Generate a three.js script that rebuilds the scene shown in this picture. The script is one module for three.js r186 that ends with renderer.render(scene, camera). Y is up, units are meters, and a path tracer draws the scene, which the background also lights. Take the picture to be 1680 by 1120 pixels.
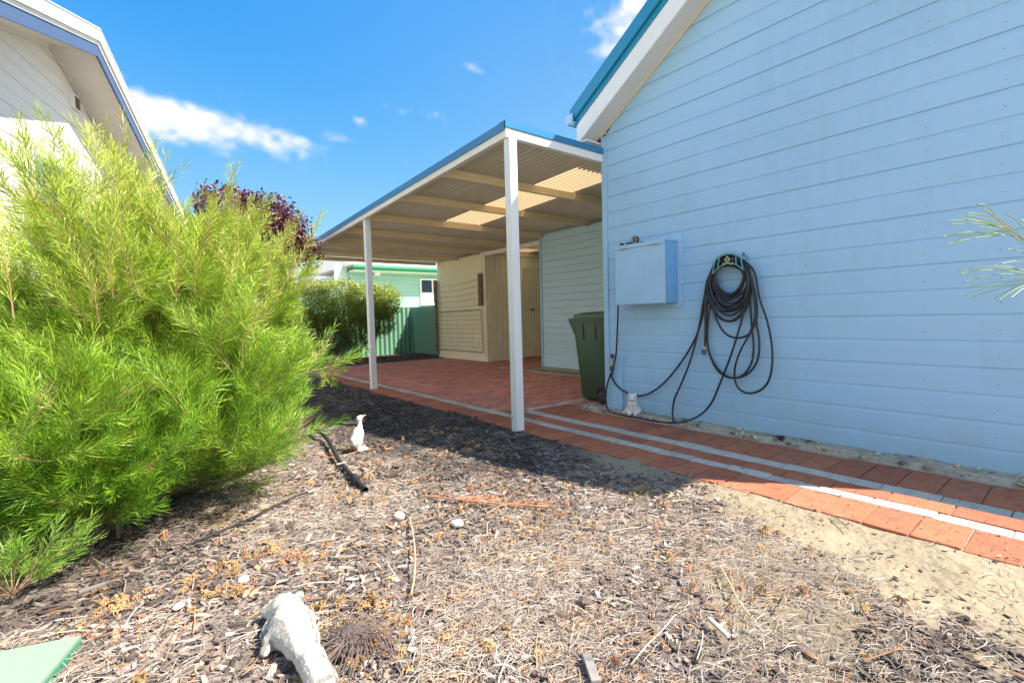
import * as THREE from 'three';
import { mergeGeometries, toCreasedNormals } from 'three/addons/utils/BufferGeometryUtils.js';
import { RoundedBoxGeometry } from 'three/addons/geometries/RoundedBoxGeometry.js';
import { MarchingCubes } from 'three/addons/objects/MarchingCubes.js';

/* ------------------------------------------------------------------ camera, sky, sun, exposure */
const V = (x, y, z) => new THREE.Vector3(x, y, z);
const D2R = Math.PI / 180;
const scene = new THREE.Scene();
const camera = new THREE.PerspectiveCamera(2 * Math.atan(560 / 785) / D2R, 1680 / 1120, 0.05, 900);
camera.rotation.order = 'YXZ';
camera.rotation.set(-2.970218 * D2R, -38.31107 * D2R, -1.600353 * D2R);
camera.position.set(0, 1.03, 0);
camera.updateMatrixWorld();
scene.add(camera);

const EXPOSURE = 2.5;
const SUN_DIR = V(0.47, 1, 0.64).normalize();
const sun = new THREE.DirectionalLight(new THREE.Color().setRGB(1, 0.93, 0.82), 4.7);
sun.position.copy(SUN_DIR).multiplyScalar(40);
sun.castShadow = true;
sun.shadow.mapSize.set(4096, 4096);
Object.assign(sun.shadow.camera, { left: -18, right: 18, top: 18, bottom: -18, near: 1, far: 90 });
scene.add(sun, sun.target);

/* seeded randomness and noise */
let seed = 12345;
const reseed = (s) => { seed = s; };
const rnd = () => { seed = (seed + 0x6d2b79f5) | 0; let t = Math.imul(seed ^ (seed >>> 15), 1 | seed); t = (t + Math.imul(t ^ (t >>> 7), 61 | t)) ^ t; return ((t ^ (t >>> 14)) >>> 0) / 4294967296; };
const rr = (a, b) => a + (b - a) * rnd();
const pick = (a) => a[Math.floor(rnd() * a.length)];
const clamp = (x, a = 0, b = 1) => Math.min(b, Math.max(a, x));
const sstep = (a, b, x) => { const t = clamp((x - a) / (b - a)); return t * t * (3 - 2 * t); };
const lerp = (a, b, t) => a + (b - a) * t;
const hash = (x, y, s) => { let h = Math.imul(x, 374761393) ^ Math.imul(y, 668265263) ^ Math.imul(s + 1, 1274126177); h = Math.imul(h ^ (h >>> 13), 1274126177); return ((h ^ (h >>> 16)) >>> 0) / 4294967296; };
function vnoise(x, y, s = 0, per = 0) {
  const xi = Math.floor(x), yi = Math.floor(y), fx = x - xi, fy = y - yi;
  const w = (i) => per ? ((i % per) + per) % per : i;
  const u = fx * fx * (3 - 2 * fx), v = fy * fy * (3 - 2 * fy);
  const a = hash(w(xi), w(yi), s), b = hash(w(xi + 1), w(yi), s), c = hash(w(xi), w(yi + 1), s), d = hash(w(xi + 1), w(yi + 1), s);
  return lerp(lerp(a, b, u), lerp(c, d, u), v);
}
function fbm(x, y, oct = 4, s = 0, per = 0) {
  let f = 0, a = 0.5, t = 0, k = 1;
  for (let i = 0; i < oct; i++) { f += a * vnoise(x * k, y * k, s + i * 7, per ? per * k : 0); t += a; a *= 0.5; k *= 2; }
  return f / t;
}

/* sky: one equirectangular picture of blue air and a few clouds */
{
  const W = 2048, H = 1024, data = new Float32Array(W * H * 4);
  const azel = (px, py) => {               // direction of a point of the view
    const d = V((px - 840) / 785, -(py - 560) / 785, -1).applyQuaternion(camera.quaternion).normalize();
    return [Math.atan2(d.z, d.x), Math.asin(d.y)];
  };
  // [px, py, half length, half height (radians), tilt, strength]
  const blobs = [[260, 188, .12, .032, .12, .82], [370, 207, .12, .022, .2, .72], [470, 226, .08, .015, .2, .52], [550, 226, .045, .014, 0, .4],
    [590, 200, .018, .012, .5, .5], [780, 115, .022, .008, .3, .5], [1020, 45, .055, .05, -.5, .62], [1055, 5, .05, .04, 0, .7], [990, 65, .025, .025, 0, .4],
    [700, 190, .05, .01, .2, .25], [760, 275, .03, .02, .2, .3], [670, 270, .025, .01, .3, .35], [520, 455, .10, .035, 0, .8], [560, 460, .1, .03, 0, .7]].map(([x, y, a, b, t, k]) => [...azel(x, y), a, b, t, k]);
  for (let j = 0; j < H; j++) {
    const el = ((j + 0.5) / H - 0.5) * Math.PI;
    for (let i = 0; i < W; i++) {
      const az = ((i + 0.5) / W - 0.5) * 2 * Math.PI;
      const e = Math.max(0, Math.sin(el)), g = Math.pow(1 - e, 2.3);
      let r = lerp(0.012, 0.62, g), gg = lerp(0.29, 0.88, g), b = lerp(0.93, 1.08, g);
      const dx = Math.cos(el) * Math.cos(az), dz = Math.cos(el) * Math.sin(az);
      const ca = dx * SUN_DIR.x + Math.sin(el) * SUN_DIR.y + dz * SUN_DIR.z, sd = clamp(ca), deep = sstep(-.1, .35, ca) * e + (1 - e); r *= clamp(1.05 - 1.46 * (.97 - deep), .1, 1.4); gg *= 1.12 - .45 * (.97 - deep);
      const glow = Math.pow(sd, 10) * 1.2 + Math.pow(sd, 60) * 2;
      r += glow; gg += glow * 0.95; b += glow * 0.85;
      let c = 0, fillCloud = 0;
      if (el > -0.02 && el < 0.95) {
        for (const [a0, e0, sa, sb, tilt, k] of blobs) {
          let da = az - a0; if (da > Math.PI) da -= 2 * Math.PI; if (da < -Math.PI) da += 2 * Math.PI;
          da *= Math.cos(el);
          if (Math.abs(da) > 0.45) continue;
          const de = el - e0, u = (da * Math.cos(tilt) - de * Math.sin(tilt)) / sa, v = (da * Math.sin(tilt) + de * Math.cos(tilt)) / sb;
          const q = u * u + v * v;
          if (q > 6) continue;
          c = Math.max(c, k * Math.exp(-q * 0.8));
        }
        if (c > 0.01) {
          const n = fbm(az * 26, el * 46, 6, 3) * 0.62 + fbm(az * 70 + 9, el * 120, 4, 31) * 0.38;
          c = sstep(0.22, 1.0, c * 1.2 + (n - 0.5) * 1.1);
        }
        // unseen cloud away from the view, added bright to fill the shade
        const away = sstep(0.95, 1.4, Math.abs(((az + 0.9 + 3 * Math.PI) % (2 * Math.PI)) - Math.PI));
        fillCloud = away * sstep(0.42, 0.62, fbm(az * 5, el * 11, 5, 77)) * sstep(1.1, 0.5, el); c = Math.max(c, fillCloud);
      }
      if (el < 0) { const t = sstep(0, -0.15, el); r = lerp(r, 0.3, t); gg = lerp(gg, 0.27, t); b = lerp(b, 0.22, t); }
      const o = (j * W + i) * 4, K = 1.0 / EXPOSURE, w = lerp(1.12, 2.4, clamp(fillCloud));  // out-of-view cloud is boosted as fill light
      data[o] = lerp(r, w, c) * K; data[o + 1] = lerp(gg, w, c) * K; data[o + 2] = lerp(b, w * 1.04, c) * K; data[o + 3] = 1;
    }
  }
  const sky = new THREE.DataTexture(data, W, H, THREE.RGBAFormat, THREE.FloatType);
  sky.mapping = THREE.EquirectangularReflectionMapping;
  sky.magFilter = THREE.LinearFilter; sky.minFilter = THREE.LinearFilter; sky.wrapS = THREE.RepeatWrapping;
  sky.needsUpdate = true;
  scene.background = sky; scene.environment = sky;
}
const renderer = new THREE.WebGLRenderer({ antialias: true });
renderer.setSize(1680, 1120);
renderer.toneMapping = THREE.LinearToneMapping;
renderer.toneMappingExposure = EXPOSURE;
renderer.shadowMap.enabled = true;

/* ------------------------------------------------------------------ helpers */
const ray = (px, py) => V((px - 840) / 785, -(py - 560) / 785, -1).applyQuaternion(camera.quaternion);
const onX = (px, py, x) => { const d = ray(px, py); return d.multiplyScalar(x / d.x).add(camera.position); };      // a point of the wall plane at x
const onG = (px, py, h = 0) => { const d = ray(px, py); return d.multiplyScalar((h - 1.03) / d.y).add(camera.position); };
const names = {};
const numbered = (n) => { const k = names[n] = (names[n] ?? -1) + 1; return k ? n + '_' + String(k).padStart(3, '0') : n; };
const bases = new Map();
function tag(o, label, category, group) { o.userData.label = label; o.userData.category = category; if (group) o.userData.group = group; return o; }
function thing(name, label, category, [x, y, z] = [0, 0, 0], group) {
  const o = new THREE.Group(); o.name = numbered(name); o.position.set(x, y, z); bases.set(o, V(x, y, z));
  scene.add(o); return tag(o, label, category, group);
}
function struct(name, x = 0, y = 0, z = 0) { const o = new THREE.Group(); o.name = numbered(name); o.userData.kind = 'structure'; o.position.set(x, y, z); bases.set(o, V(x, y, z)); scene.add(o); return o; }
function boxUV(g) {                       // uv in metres by the dominant axis
  const p = g.attributes.position, n = g.attributes.normal, uv = new Float32Array(p.count * 2);
  for (let i = 0; i < p.count; i++) {
    const ax = Math.abs(n.getX(i)), ay = Math.abs(n.getY(i)), az = Math.abs(n.getZ(i));
    if (ay >= ax && ay >= az) { uv[2 * i] = p.getX(i); uv[2 * i + 1] = p.getZ(i); }
    else if (ax >= az) { uv[2 * i] = p.getZ(i); uv[2 * i + 1] = p.getY(i); }
    else { uv[2 * i] = p.getX(i); uv[2 * i + 1] = p.getY(i); }
  }
  g.setAttribute('uv', new THREE.BufferAttribute(uv, 2)); return g;
}
function clean(g) { g = g.index ? g.toNonIndexed() : g; for (const k of Object.keys(g.attributes)) if (!['position', 'normal', 'uv'].includes(k)) g.deleteAttribute(k); if (!g.attributes.uv) boxUV(g); return g; }
const merge = (list) => list.length === 1 ? list[0] : mergeGeometries(list.map(clean));
// a part in world coordinates under its thing (the thing's base is taken off)
function part(name, geos, mat, parent = scene, keepUV = false) {
  let g = merge(Array.isArray(geos) ? geos : [geos]);
  if (!keepUV) boxUV(g);
  let root = parent; while (root && !bases.has(root)) root = root.parent;
  if (root) { const b = bases.get(root); g.translate(-b.x, -b.y, -b.z); }
  const m = new THREE.Mesh(g, mat); m.name = parent === scene ? numbered(name) : name; m.castShadow = m.receiveShadow = true;
  parent.add(m); return m;
}
const bx = (x0, x1, y0, y1, z0, z1, r = 0) => {
  const w = x1 - x0, h = y1 - y0, d = z1 - z0;
  const g = r ? new RoundedBoxGeometry(w, h, d, 2, Math.min(r, w * .49, h * .49, d * .49)) : new THREE.BoxGeometry(w, h, d);
  return g.translate((x0 + x1) / 2, (y0 + y1) / 2, (z0 + z1) / 2);
};
const curve = (pts) => new THREE.CatmullRomCurve3(pts, false, 'centripetal');
const tube = (pts, r, seg = 24, rad = 8, closed = false) => new THREE.TubeGeometry(closed ? new THREE.CatmullRomCurve3(pts, true, 'centripetal') : curve(pts), seg, r, rad, closed);
const taper = (pts, r0, r1, seg, rad) => {  // a tube that thins towards its end
  const c = curve(pts), g = new THREE.TubeGeometry(c, seg, 1, rad), P = g.attributes.position;
  for (let i = 0; i <= seg; i++) { const o = c.getPointAt(i / seg), r = lerp(r0, r1, i / seg); for (let k = 0; k <= rad; k++) { const j = i * (rad + 1) + k; P.setXYZ(j, o.x + (P.getX(j) - o.x) * r, o.y + (P.getY(j) - o.y) * r, o.z + (P.getZ(j) - o.z) * r); } }
  return g;
};
const rod = (a, b, r, rad = 8, r2 = r) => {
  const d = b.clone().sub(a), g = new THREE.CylinderGeometry(r2, r, d.length(), rad);
  return g.applyQuaternion(new THREE.Quaternion().setFromUnitVectors(V(0, 1, 0), d.clone().normalize())).translate((a.x + b.x) / 2, (a.y + b.y) / 2, (a.z + b.z) / 2);
};
function quads(list) {                    // each quad: four points counter-clockwise seen from outside; flat normals
  const p = [], n = [];
  for (const [a, b, c, d] of list) {
    const m = b.clone().sub(a).cross(c.clone().sub(a)); if (m.lengthSq() < 1e-14) m.copy(c.clone().sub(a).cross(d.clone().sub(a))); m.normalize();
    for (const q of [a, b, c, a, c, d]) { p.push(q.x, q.y, q.z); n.push(m.x, m.y, m.z); }
  }
  const g = new THREE.BufferGeometry();
  g.setAttribute('position', new THREE.Float32BufferAttribute(p, 3)); g.setAttribute('normal', new THREE.Float32BufferAttribute(n, 3));
  return boxUV(g);
}
// a prism: polygon [[a, b]...] placed by f(a, b, t) for t = 0 and 1
function prism(poly, f) {
  const q = [], n = poly.length, A = poly.map(([a, b]) => f(a, b, 0)), B = poly.map(([a, b]) => f(a, b, 1));
  for (let i = 0; i < n; i++) { const j = (i + 1) % n; q.push([A[i], A[j], B[j], B[i]]); }
  const tri = THREE.ShapeUtils.triangulateShape(poly.map(([a, b]) => new THREE.Vector2(a, b)), []);
  for (const [a, b, c] of tri) { q.push([A[c], A[b], A[a], A[a]]); q.push([B[a], B[b], B[c], B[c]]); }
  return quads(q);
}

/* ------------------------------------------------------------------ textures and materials */
function tex(n, fn, srgb = true, rep = 1) {
  const d = new Uint8Array(n * n * 4), enc = (c) => { c = clamp(c); return 255 * (srgb ? (c <= 0.0031308 ? 12.92 * c : 1.055 * Math.pow(c, 1 / 2.4) - 0.055) : c); };
  for (let j = 0; j < n; j++) for (let i = 0; i < n; i++) { const c = fn(i / n, j / n), o = (j * n + i) * 4; d[o] = enc(c[0]); d[o + 1] = enc(c[1]); d[o + 2] = enc(c[2]); d[o + 3] = 255; }
  const t = new THREE.DataTexture(d, n, n); t.wrapS = t.wrapT = THREE.RepeatWrapping; t.magFilter = THREE.LinearFilter; t.minFilter = THREE.LinearMipmapLinearFilter; t.generateMipmaps = true;
  if (srgb) t.colorSpace = THREE.SRGBColorSpace; t.repeat.set(1 / rep, 1 / rep); t.needsUpdate = true; return t;
}
const wallStain = (u, v) => { const y = v * 4, x = u * 4, f = .90 + .16 * fbm(u * 5, v * 5, 4, 301, 5) + .07 * (fbm(u * 90, v * 7, 3, 303, 90) - .5) + .05 * (fbm(u * 60, v * 60, 2, 305, 60) - .5), d = sstep(.42, .0, y + .35 * (fbm(u * 14, v * 14, 4, 307, 14) - .5)) * .55 + .16 * sstep(.62, .8, fbm(u * 18, v * 6, 4, 309, 18)); return [lerp(f, .93, d * .5), lerp(f, .74, d * .6), lerp(f, .56, d * .7)]; };
const grey = (f) => (u, v) => { const c = f(u, v); return [c, c, c]; };
const tPaint = tex(512, grey((u, v) => 0.90 + 0.10 * fbm(u * 6, v * 6, 5, 1, 6) + 0.05 * (fbm(u * 40, v * 40, 2, 5, 40) - .5)), true, 1.7);
const bPaint = tex(256, grey((u, v) => fbm(u * 24, v * 24, 4, 2, 24)), false, 0.4);
const tPaver = tex(512, (u, v) => {
  const m = fbm(u * 8, v * 8, 5, 11, 8), f = fbm(u * 60, v * 60, 3, 12, 60), pit = sstep(0.70, 0.78, fbm(u * 22, v * 60, 3, 15, 22)), s = 0.72 + 0.42 * m + 0.24 * (f - .5);
  return [s * lerp(1, .55, pit), s * lerp(1, .52, pit), s * lerp(1, .55, pit)];
}, true, 0.55);
const bPaver = tex(512, grey((u, v) => fbm(u * 60, v * 60, 3, 12, 60) * .5 + .5 - .5 * sstep(0.68, 0.78, fbm(u * 22, v * 60, 3, 15, 22))), false, 0.55);
const tDirt = tex(512, grey((u, v) => 0.62 + 0.5 * fbm(u * 7, v * 7, 6, 21, 7) + .3 * (fbm(u * 80, v * 80, 2, 25, 80) - .5)), true, 0.9);
const bDirt = tex(512, grey((u, v) => fbm(u * 30, v * 30, 5, 23, 30)), false, 0.9);
const tStone = tex(256, grey((u, v) => 0.75 + 0.35 * fbm(u * 10, v * 10, 5, 41, 10)), true, 0.25);
const bStone = tex(256, grey((u, v) => fbm(u * 24, v * 24, 4, 43, 24)), false, 0.25);
const tWall = tex(1024, wallStain, true, 4);
const C = (r, g, b) => new THREE.Color().setRGB(r, g, b);
const mat = (r, g, b, o = {}) => new THREE.MeshStandardMaterial({ color: C(r, g, b), roughness: 0.6, side: THREE.DoubleSide, ...o });
const paint = (r, g, b, o = {}) => mat(r, g, b, { map: tPaint, bumpMap: bPaint, bumpScale: 0.0006, roughness: 0.5, ...o });
const M = {
  blueWall: paint(.325, .54, .735, { map: tWall }), blueWall2: paint(.50, .71, .79), blueTrim: paint(.34, .56, .76),
  blueCap: paint(.015, .24, .42, { roughness: .35 }), blueCarport: paint(.03, .20, .42, { roughness: .35 }),
  white: paint(.80, .80, .78), whiteDull: paint(.66, .66, .64), cream: paint(.82, .78, .68), quad: paint(.66, .60, .46),
  purlin: paint(.86, .69, .43), sheet: paint(.67, .65, .55, { roughness: .45 }),
  skylight: new THREE.MeshPhysicalMaterial({ color: C(1, .74, .42), roughness: 1, transmission: .36, thickness: 0, vertexColors: true, side: THREE.DoubleSide }),
  shed: paint(.93, .87, .62), shedDoor: paint(.84, .74, .50), galv: mat(.46, .44, .35, { metalness: .4, roughness: .5 }),
  bin: paint(.035, .085, .045, { roughness: .38 }), binLid: paint(.05, .10, .06, { roughness: .4 }), rubber: mat(.02, .02, .022, { roughness: .7 }), hub: mat(.05, .05, .06, { roughness: .5 }),
  hose: mat(.018, .02, .026, { roughness: .38 }), hangerGreen: mat(.10, .38, .32, { roughness: .5 }), brass: mat(.55, .42, .2, { metalness: .7, roughness: .4 }),
  blueFit: mat(.05, .09, .28, { roughness: .45 }), yellowFit: mat(.75, .55, .05, { roughness: .5 }), steel: mat(.5, .5, .5, { metalness: .8, roughness: .35 }),
  black: mat(.02, .02, .022, { roughness: .5 }), stone: mat(.52, .49, .43, { map: tStone, bumpMap: bStone, bumpScale: .004, roughness: .95 }), ornament: mat(.82, .79, .74, { map: tStone, bumpMap: bStone, bumpScale: .006, roughness: .9 }),
  duck: mat(.86, .84, .80, { map: tPaint, roughness: .6 }), beak: mat(.75, .38, .10, { roughness: .6 }),
  plum: mat(.085, .022, .030, { roughness: .45 }), bark: mat(.22, .16, .11, { map: tStone, bumpMap: bStone, bumpScale: .006, roughness: .95 }), barkRed: mat(.42, .26, .15, { roughness: .9 }),
  fence: paint(.165, .33, .215, { roughness: .55 }), lid: paint(.24, .32, .24, { roughness: .8 }), lidSide: paint(.05, .28, .17), greenWall: paint(.29, .53, .41), greenTrim: paint(.06, .34, .18), mint: paint(.62, .80, .62),
  leftWall: paint(.83, .78, .71), leftBlue: paint(.075, .12, .23), leftSoffit: paint(.80, .76, .68), glassDark: new THREE.MeshPhysicalMaterial({ color: C(.02, .03, .05), roughness: .05, side: THREE.DoubleSide }), teal: paint(.10, .22, .26),
  wood: mat(.22, .15, .08, { map: tStone, roughness: .9 }), sand: mat(.60, .52, .38, { map: tDirt, bumpMap: bDirt, bumpScale: .006, roughness: 1 }), mortar: mat(.44, .385, .29, { map: tDirt, bumpMap: bDirt, bumpScale: .012, roughness: 1 }),
};
const paverReds = [[.47, .150, .070], [.43, .130, .063], [.50, .165, .076], [.40, .122, .062], [.46, .155, .078]].map(([r, g, b]) => mat(r, g, b, { map: tPaver, bumpMap: bPaver, bumpScale: .003, roughness: .9 }));
const paverGreys = [[.56, .51, .41], [.50, .46, .38], [.60, .54, .43]].map(([r, g, b]) => mat(r, g, b, { map: tPaver, bumpMap: bPaver, bumpScale: .003, roughness: .92 }));

/* ------------------------------------------------------------------ ground */
const sandiness = (x, z) => {             // bare sand beside the path, mulch elsewhere
  const n = fbm(x * 2.6 + 4, z * 2.6, 5, 51) - .5, n2 = fbm(x * 9, z * 9, 3, 57) - .5;
  const edge = 2.40 + .1 * Math.sin(z * 2.2) - .06 * sstep(-1.0, -.2, z);
  let s = sstep(edge - .28, edge + .16, x + n * .95 + n2 * .5) * sstep(-2.75, -2.1, z + n * .5);
  s = Math.max(s, .55 * sstep(.60, .72, fbm(x * 1.3 + 9, z * 1.3, 4, 61)) * sstep(1.0, 1.6, x) * sstep(-3, -2, z));
  return s;
};
const shadeAndBark = (x, z) => Math.max(sstep(-2.0, -2.9, z + .5 * (fbm(x * 3, z * 3, 3, 63) - .5)) * sstep(1.1, 1.7, x), .85 * sstep(.5, .05, x + .5 * (fbm(x * 4, z * 4, 3, 67) - .5)) * sstep(-2.15, -2.5, z + .4 * (fbm(x * 5, z * 5, 3, 69) - .5)), .8 * sstep(1.25, 1.75, x + .5 * (fbm(x * 4, z * 4, 3, 65) - .5)) * sstep(-1.0, -.5, z));  // carport and bush shade painted into the mulch, plus dark bark at lower right
const gardenY = (x, z) => -.022 + .030 * (fbm(x * 1.7, z * 1.7, 4, 71) - .5) + .016 * (fbm(x * 9, z * 9, 3, 73) - .5) + .012 * sstep(2.2, 2.7, x);
{
  const outer = new THREE.CircleGeometry(420, 64).rotateX(-Math.PI / 2).translate(0, -.14, 0);
  const g = part('ground', outer, M.sand); g.userData.kind = 'structure';
  const x0 = -5, x1 = 2.735, z0 = -9.2, z1 = 2.2, st = .03, nx = Math.round((x1 - x0) / st), nz = Math.round((z1 - z0) / st);
  const p = [], c = [], uv = [], idx = [];
  for (let j = 0; j <= nz; j++) for (let i = 0; i <= nx; i++) {
    const x = x0 + (x1 - x0) * i / nx, z = z0 + (z1 - z0) * j / nz, s = sandiness(x, z);
    p.push(x, gardenY(x, z), z); uv.push(x, z);
    const m = fbm(x * 3, z * 3, 4, 81), pale = sstep(.35, .7, fbm(x * .9, z * .9, 3, 83));
    const mul = [lerp(.15, .31, m) * lerp(.8, 1.15, pale), lerp(.12, .245, m) * lerp(.8, 1.12, pale), lerp(.10, .205, m) * lerp(.8, 1.12, pale)];
    const dk = 1 - .62 * shadeAndBark(x, z), sv = lerp(.82, 1.12, fbm(x * 4, z * 4, 5, 87)); c.push(lerp(mul[0] * dk, .335 * sv, s), lerp(mul[1] * dk, .265 * sv, s), lerp(mul[2] * dk, .17 * sv, s));  // mulch colour multiplied by the painted shade and dark bark
    if (i < nx && j < nz) { const a = j * (nx + 1) + i, b = a + nx + 1; idx.push(a, b, a + 1, b, b + 1, a + 1); }
  }
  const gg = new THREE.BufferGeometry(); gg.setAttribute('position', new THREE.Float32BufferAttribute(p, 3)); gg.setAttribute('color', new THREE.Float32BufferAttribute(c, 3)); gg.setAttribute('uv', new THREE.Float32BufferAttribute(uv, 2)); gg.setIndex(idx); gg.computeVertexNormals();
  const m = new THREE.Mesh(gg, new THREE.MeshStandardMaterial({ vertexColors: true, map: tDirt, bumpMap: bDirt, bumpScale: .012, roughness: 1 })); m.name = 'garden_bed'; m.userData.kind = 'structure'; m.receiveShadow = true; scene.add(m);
  // the strip of mulch along the back fence and past the carport
  const strip = part('back_garden_bed', bx(-6, 11, -.12, -.012, -13.9, -10.99), mat(.10, .075, .06, { map: tDirt, bumpMap: bDirt, bumpScale: .02, roughness: 1 })); strip.userData.kind = 'structure';
  const left = part('side_garden_bed', bx(-6, 2.735, -.12, -.02, -10.985, -9.2), mat(.12, .09, .07, { map: tDirt, bumpMap: bDirt, bumpScale: .02, roughness: 1 })); left.userData.kind = 'structure';
}

/* ------------------------------------------------------------------ paving */
const paving = struct('paving');
const path = struct('paved_path');
{
  part('bedding', bx(2.74, 9, -.12, -.010, -10.97, 1.4), mat(.36, .28, .20, { map: tDirt, roughness: 1 }), paving);
  const lib = {};
  const slab = (w, d) => { const k = w.toFixed(3) + d.toFixed(3); return lib[k] ??= boxUV(new RoundedBoxGeometry(w, .06, d, 2, .007)); };
  reseed(5);
  function paver(x0, x1, z0, z1, mats, parent, gap = .004) {
    const w = x1 - x0 - gap, d = z1 - z0 - gap, m = new THREE.Mesh(slab(w, d), pick(mats));
    m.name = 'paver'; m.position.set((x0 + x1) / 2, -.03 + rr(-.005, .003), (z0 + z1) / 2 + rr(-.002, .002)); m.rotation.set(rr(-.012, .012), rr(-.014, .014), rr(-.01, .01)); m.castShadow = m.receiveShadow = true; parent.add(m);
  }
  const run = (x0, x1, za, zb, p, mats, gap) => { for (let z = zb; z > za; z -= p) paver(x0 + rr(-.003, .003), x1, z - p, z, mats, path, gap); };
  run(2.685, 2.985, -9.4, .33, .178, paverReds, .006);
  run(2.988, 3.092, -9.4, .26, .262, paverGreys, .004);
  run(3.096, 3.262, -3.93, .30, .262, paverReds, .005);
  run(3.266, 3.388, -3.96, .23, .262, paverGreys, .004);
  run(3.392, 3.79, -3.78, .30, .178, paverReds, .006);
  for (let x = 3.392; x < 4.8; x += .262) paver(x, x + .262, -4.07, -3.965, paverGreys, path);          // the line turns towards the house corner
  for (let x = 3.1; x < 6.3; x += .262) paver(x, x + .262, -10.97, -10.87, paverGreys, path);            // back edge
  for (let z = -5.4; z > -7.7; z -= .262) paver(5.80, 5.88, z - .262, z, paverGreys, path);
  for (let x = 5.80; x < 7.2; x += .262) paver(x, x + .262, -7.84, -7.76, paverGreys, path);
  for (let x = 3.40; x < 3.9; x += .17) paver(x, x + .17, -3.96, -3.785, paverReds, path);
  // the field under the carport: bricks too small to pick apart
  const g = new RoundedBoxGeometry(.196, .06, .094, 1, .006), L = [];
  for (let r = 0, z = -4.075; z > -10.85; z -= .1, r++) for (let x = 3.096 + (r % 2) * .1; x < 8.6; x += .2) {
    if (x > 5.98 && z > -7.05 && x < 8.6) continue;
    if (x > 6.2 && z < -9.0) continue;
    if ((x > 5.66 && x < 5.92 && z > -7.85 && z < -5.3) || (x > 5.66 && x < 7.3 && z > -7.9 && z < -7.68)) continue;
    L.push([x + .1, z - .05]);
  }
  for (let z = -3.4; z > -3.97; z -= .1) for (let x = 3.95; x < 6; x += .2) L.push([x + .1, z - .05]);
  const im = new THREE.InstancedMesh(boxUV(g), mat(1, 1, 1, { map: tPaver, bumpMap: bPaver, bumpScale: .003, roughness: .9 }), L.length), m4 = new THREE.Matrix4(), q = new THREE.Quaternion(), e = new THREE.Euler();
  L.forEach(([x, z], i) => {
    m4.compose(V(x, -.03 + rr(-.003, .002), z), q.setFromEuler(e.set(rr(-.008, .008), 0, rr(-.008, .008))), V(1, 1, 1)); im.setMatrixAt(i, m4);
    const k = rr(.78, 1.16), d = fbm(x * 1.2, z * 1.2, 3, 91); im.setColorAt(i, C(lerp(.60, .68, d) * k, lerp(.22, .27, d) * k, lerp(.15, .185, d) * k));
  });
  im.name = 'brick'; im.userData.kind = 'stuff'; im.castShadow = im.receiveShadow = true; paving.add(im);
  // crumbling mortar and sand against the house
  const pts = [], N = 60; 
  const q2 = [];
  for (let i = 0; i < N; i++) {
    const za = -3.62 + 3.9 * i / N, zb = -3.62 + 3.9 * (i + 1) / N, f = (z) => .012 + .03 * fbm(z * 5, 3, 4, 95), xo = (z) => 3.785 + .03 * fbm(z * 9, 8, 3, 96);
    q2.push([V(xo(za), -.02, za), V(3.935, f(za), za), V(3.935, f(zb), zb), V(xo(zb), -.02, zb)].reverse());
    q2.push([V(xo(za), -.02, za), V((xo(za) + 3.935) / 2 - .03, f(za + 3) + .012, za), V((xo(zb) + 3.935) / 2 - .03, f(zb + 3) + .012, zb), V(xo(zb), -.02, zb)].reverse());
    q2.push([V((xo(za) + 3.935) / 2 - .03, f(za + 3) + .012, za), V(3.935, f(za) + .02, za), V(3.935, f(zb) + .02, zb), V((xo(zb) + 3.935) / 2 - .03, f(zb + 3) + .012, zb)].reverse());
  }
  part('mortar_strip', quads(q2.filter((_, i) => i % 3)), M.mortar, path);
}

/* ------------------------------------------------------------------ weatherboard walls */
// O: foot of the wall, u: along it, n: outwards. One mesh per board; each board has a lapped lower edge and a moulded groove at its middle
function boards(parent, m, O, u, n, y0, y1, P, range, k = 1) {
  const at = (s, y, o) => O.clone().addScaledVector(u, s).addScaledVector(n, o).setY(O.y + y);
  for (let y = y0; y < y1; y += P) {
    const prof = [];                      // [height, how far out]
    for (let h = 0; h < 2; h++) {
      const b = y + h * P / 2, lip = h ? .0006 : .0017;
      prof.push([b, -.003], [b + .0005, lip], [b + P * .36, lip * .4], [b + P * .41, -.0002], [b + P * .44, -.002], [b + P * .47, -.0045], [b + P * .488, -.0055]);
      prof.push([b + P / 2 - .0005, -.0055]);
    }
    const q = [];
    for (let i = 0; i + 1 < prof.length; i++) {
      const [ya, oa] = prof[i], [yb, ob] = prof[i + 1];
      if (yb > y1) break;
      const [a0, a1] = range(ya), [b0, b1] = range(yb);
      if (a1 - a0 < .01 || b1 - b0 < .0) continue;
      q.push([at(a0, ya, oa * k), at(a1, ya, oa * k), at(b1, yb, ob * k), at(b0, yb, ob * k)]);
    }
    if (q.length) part('cladding_board', quads(q), m, parent);
  }
}

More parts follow.
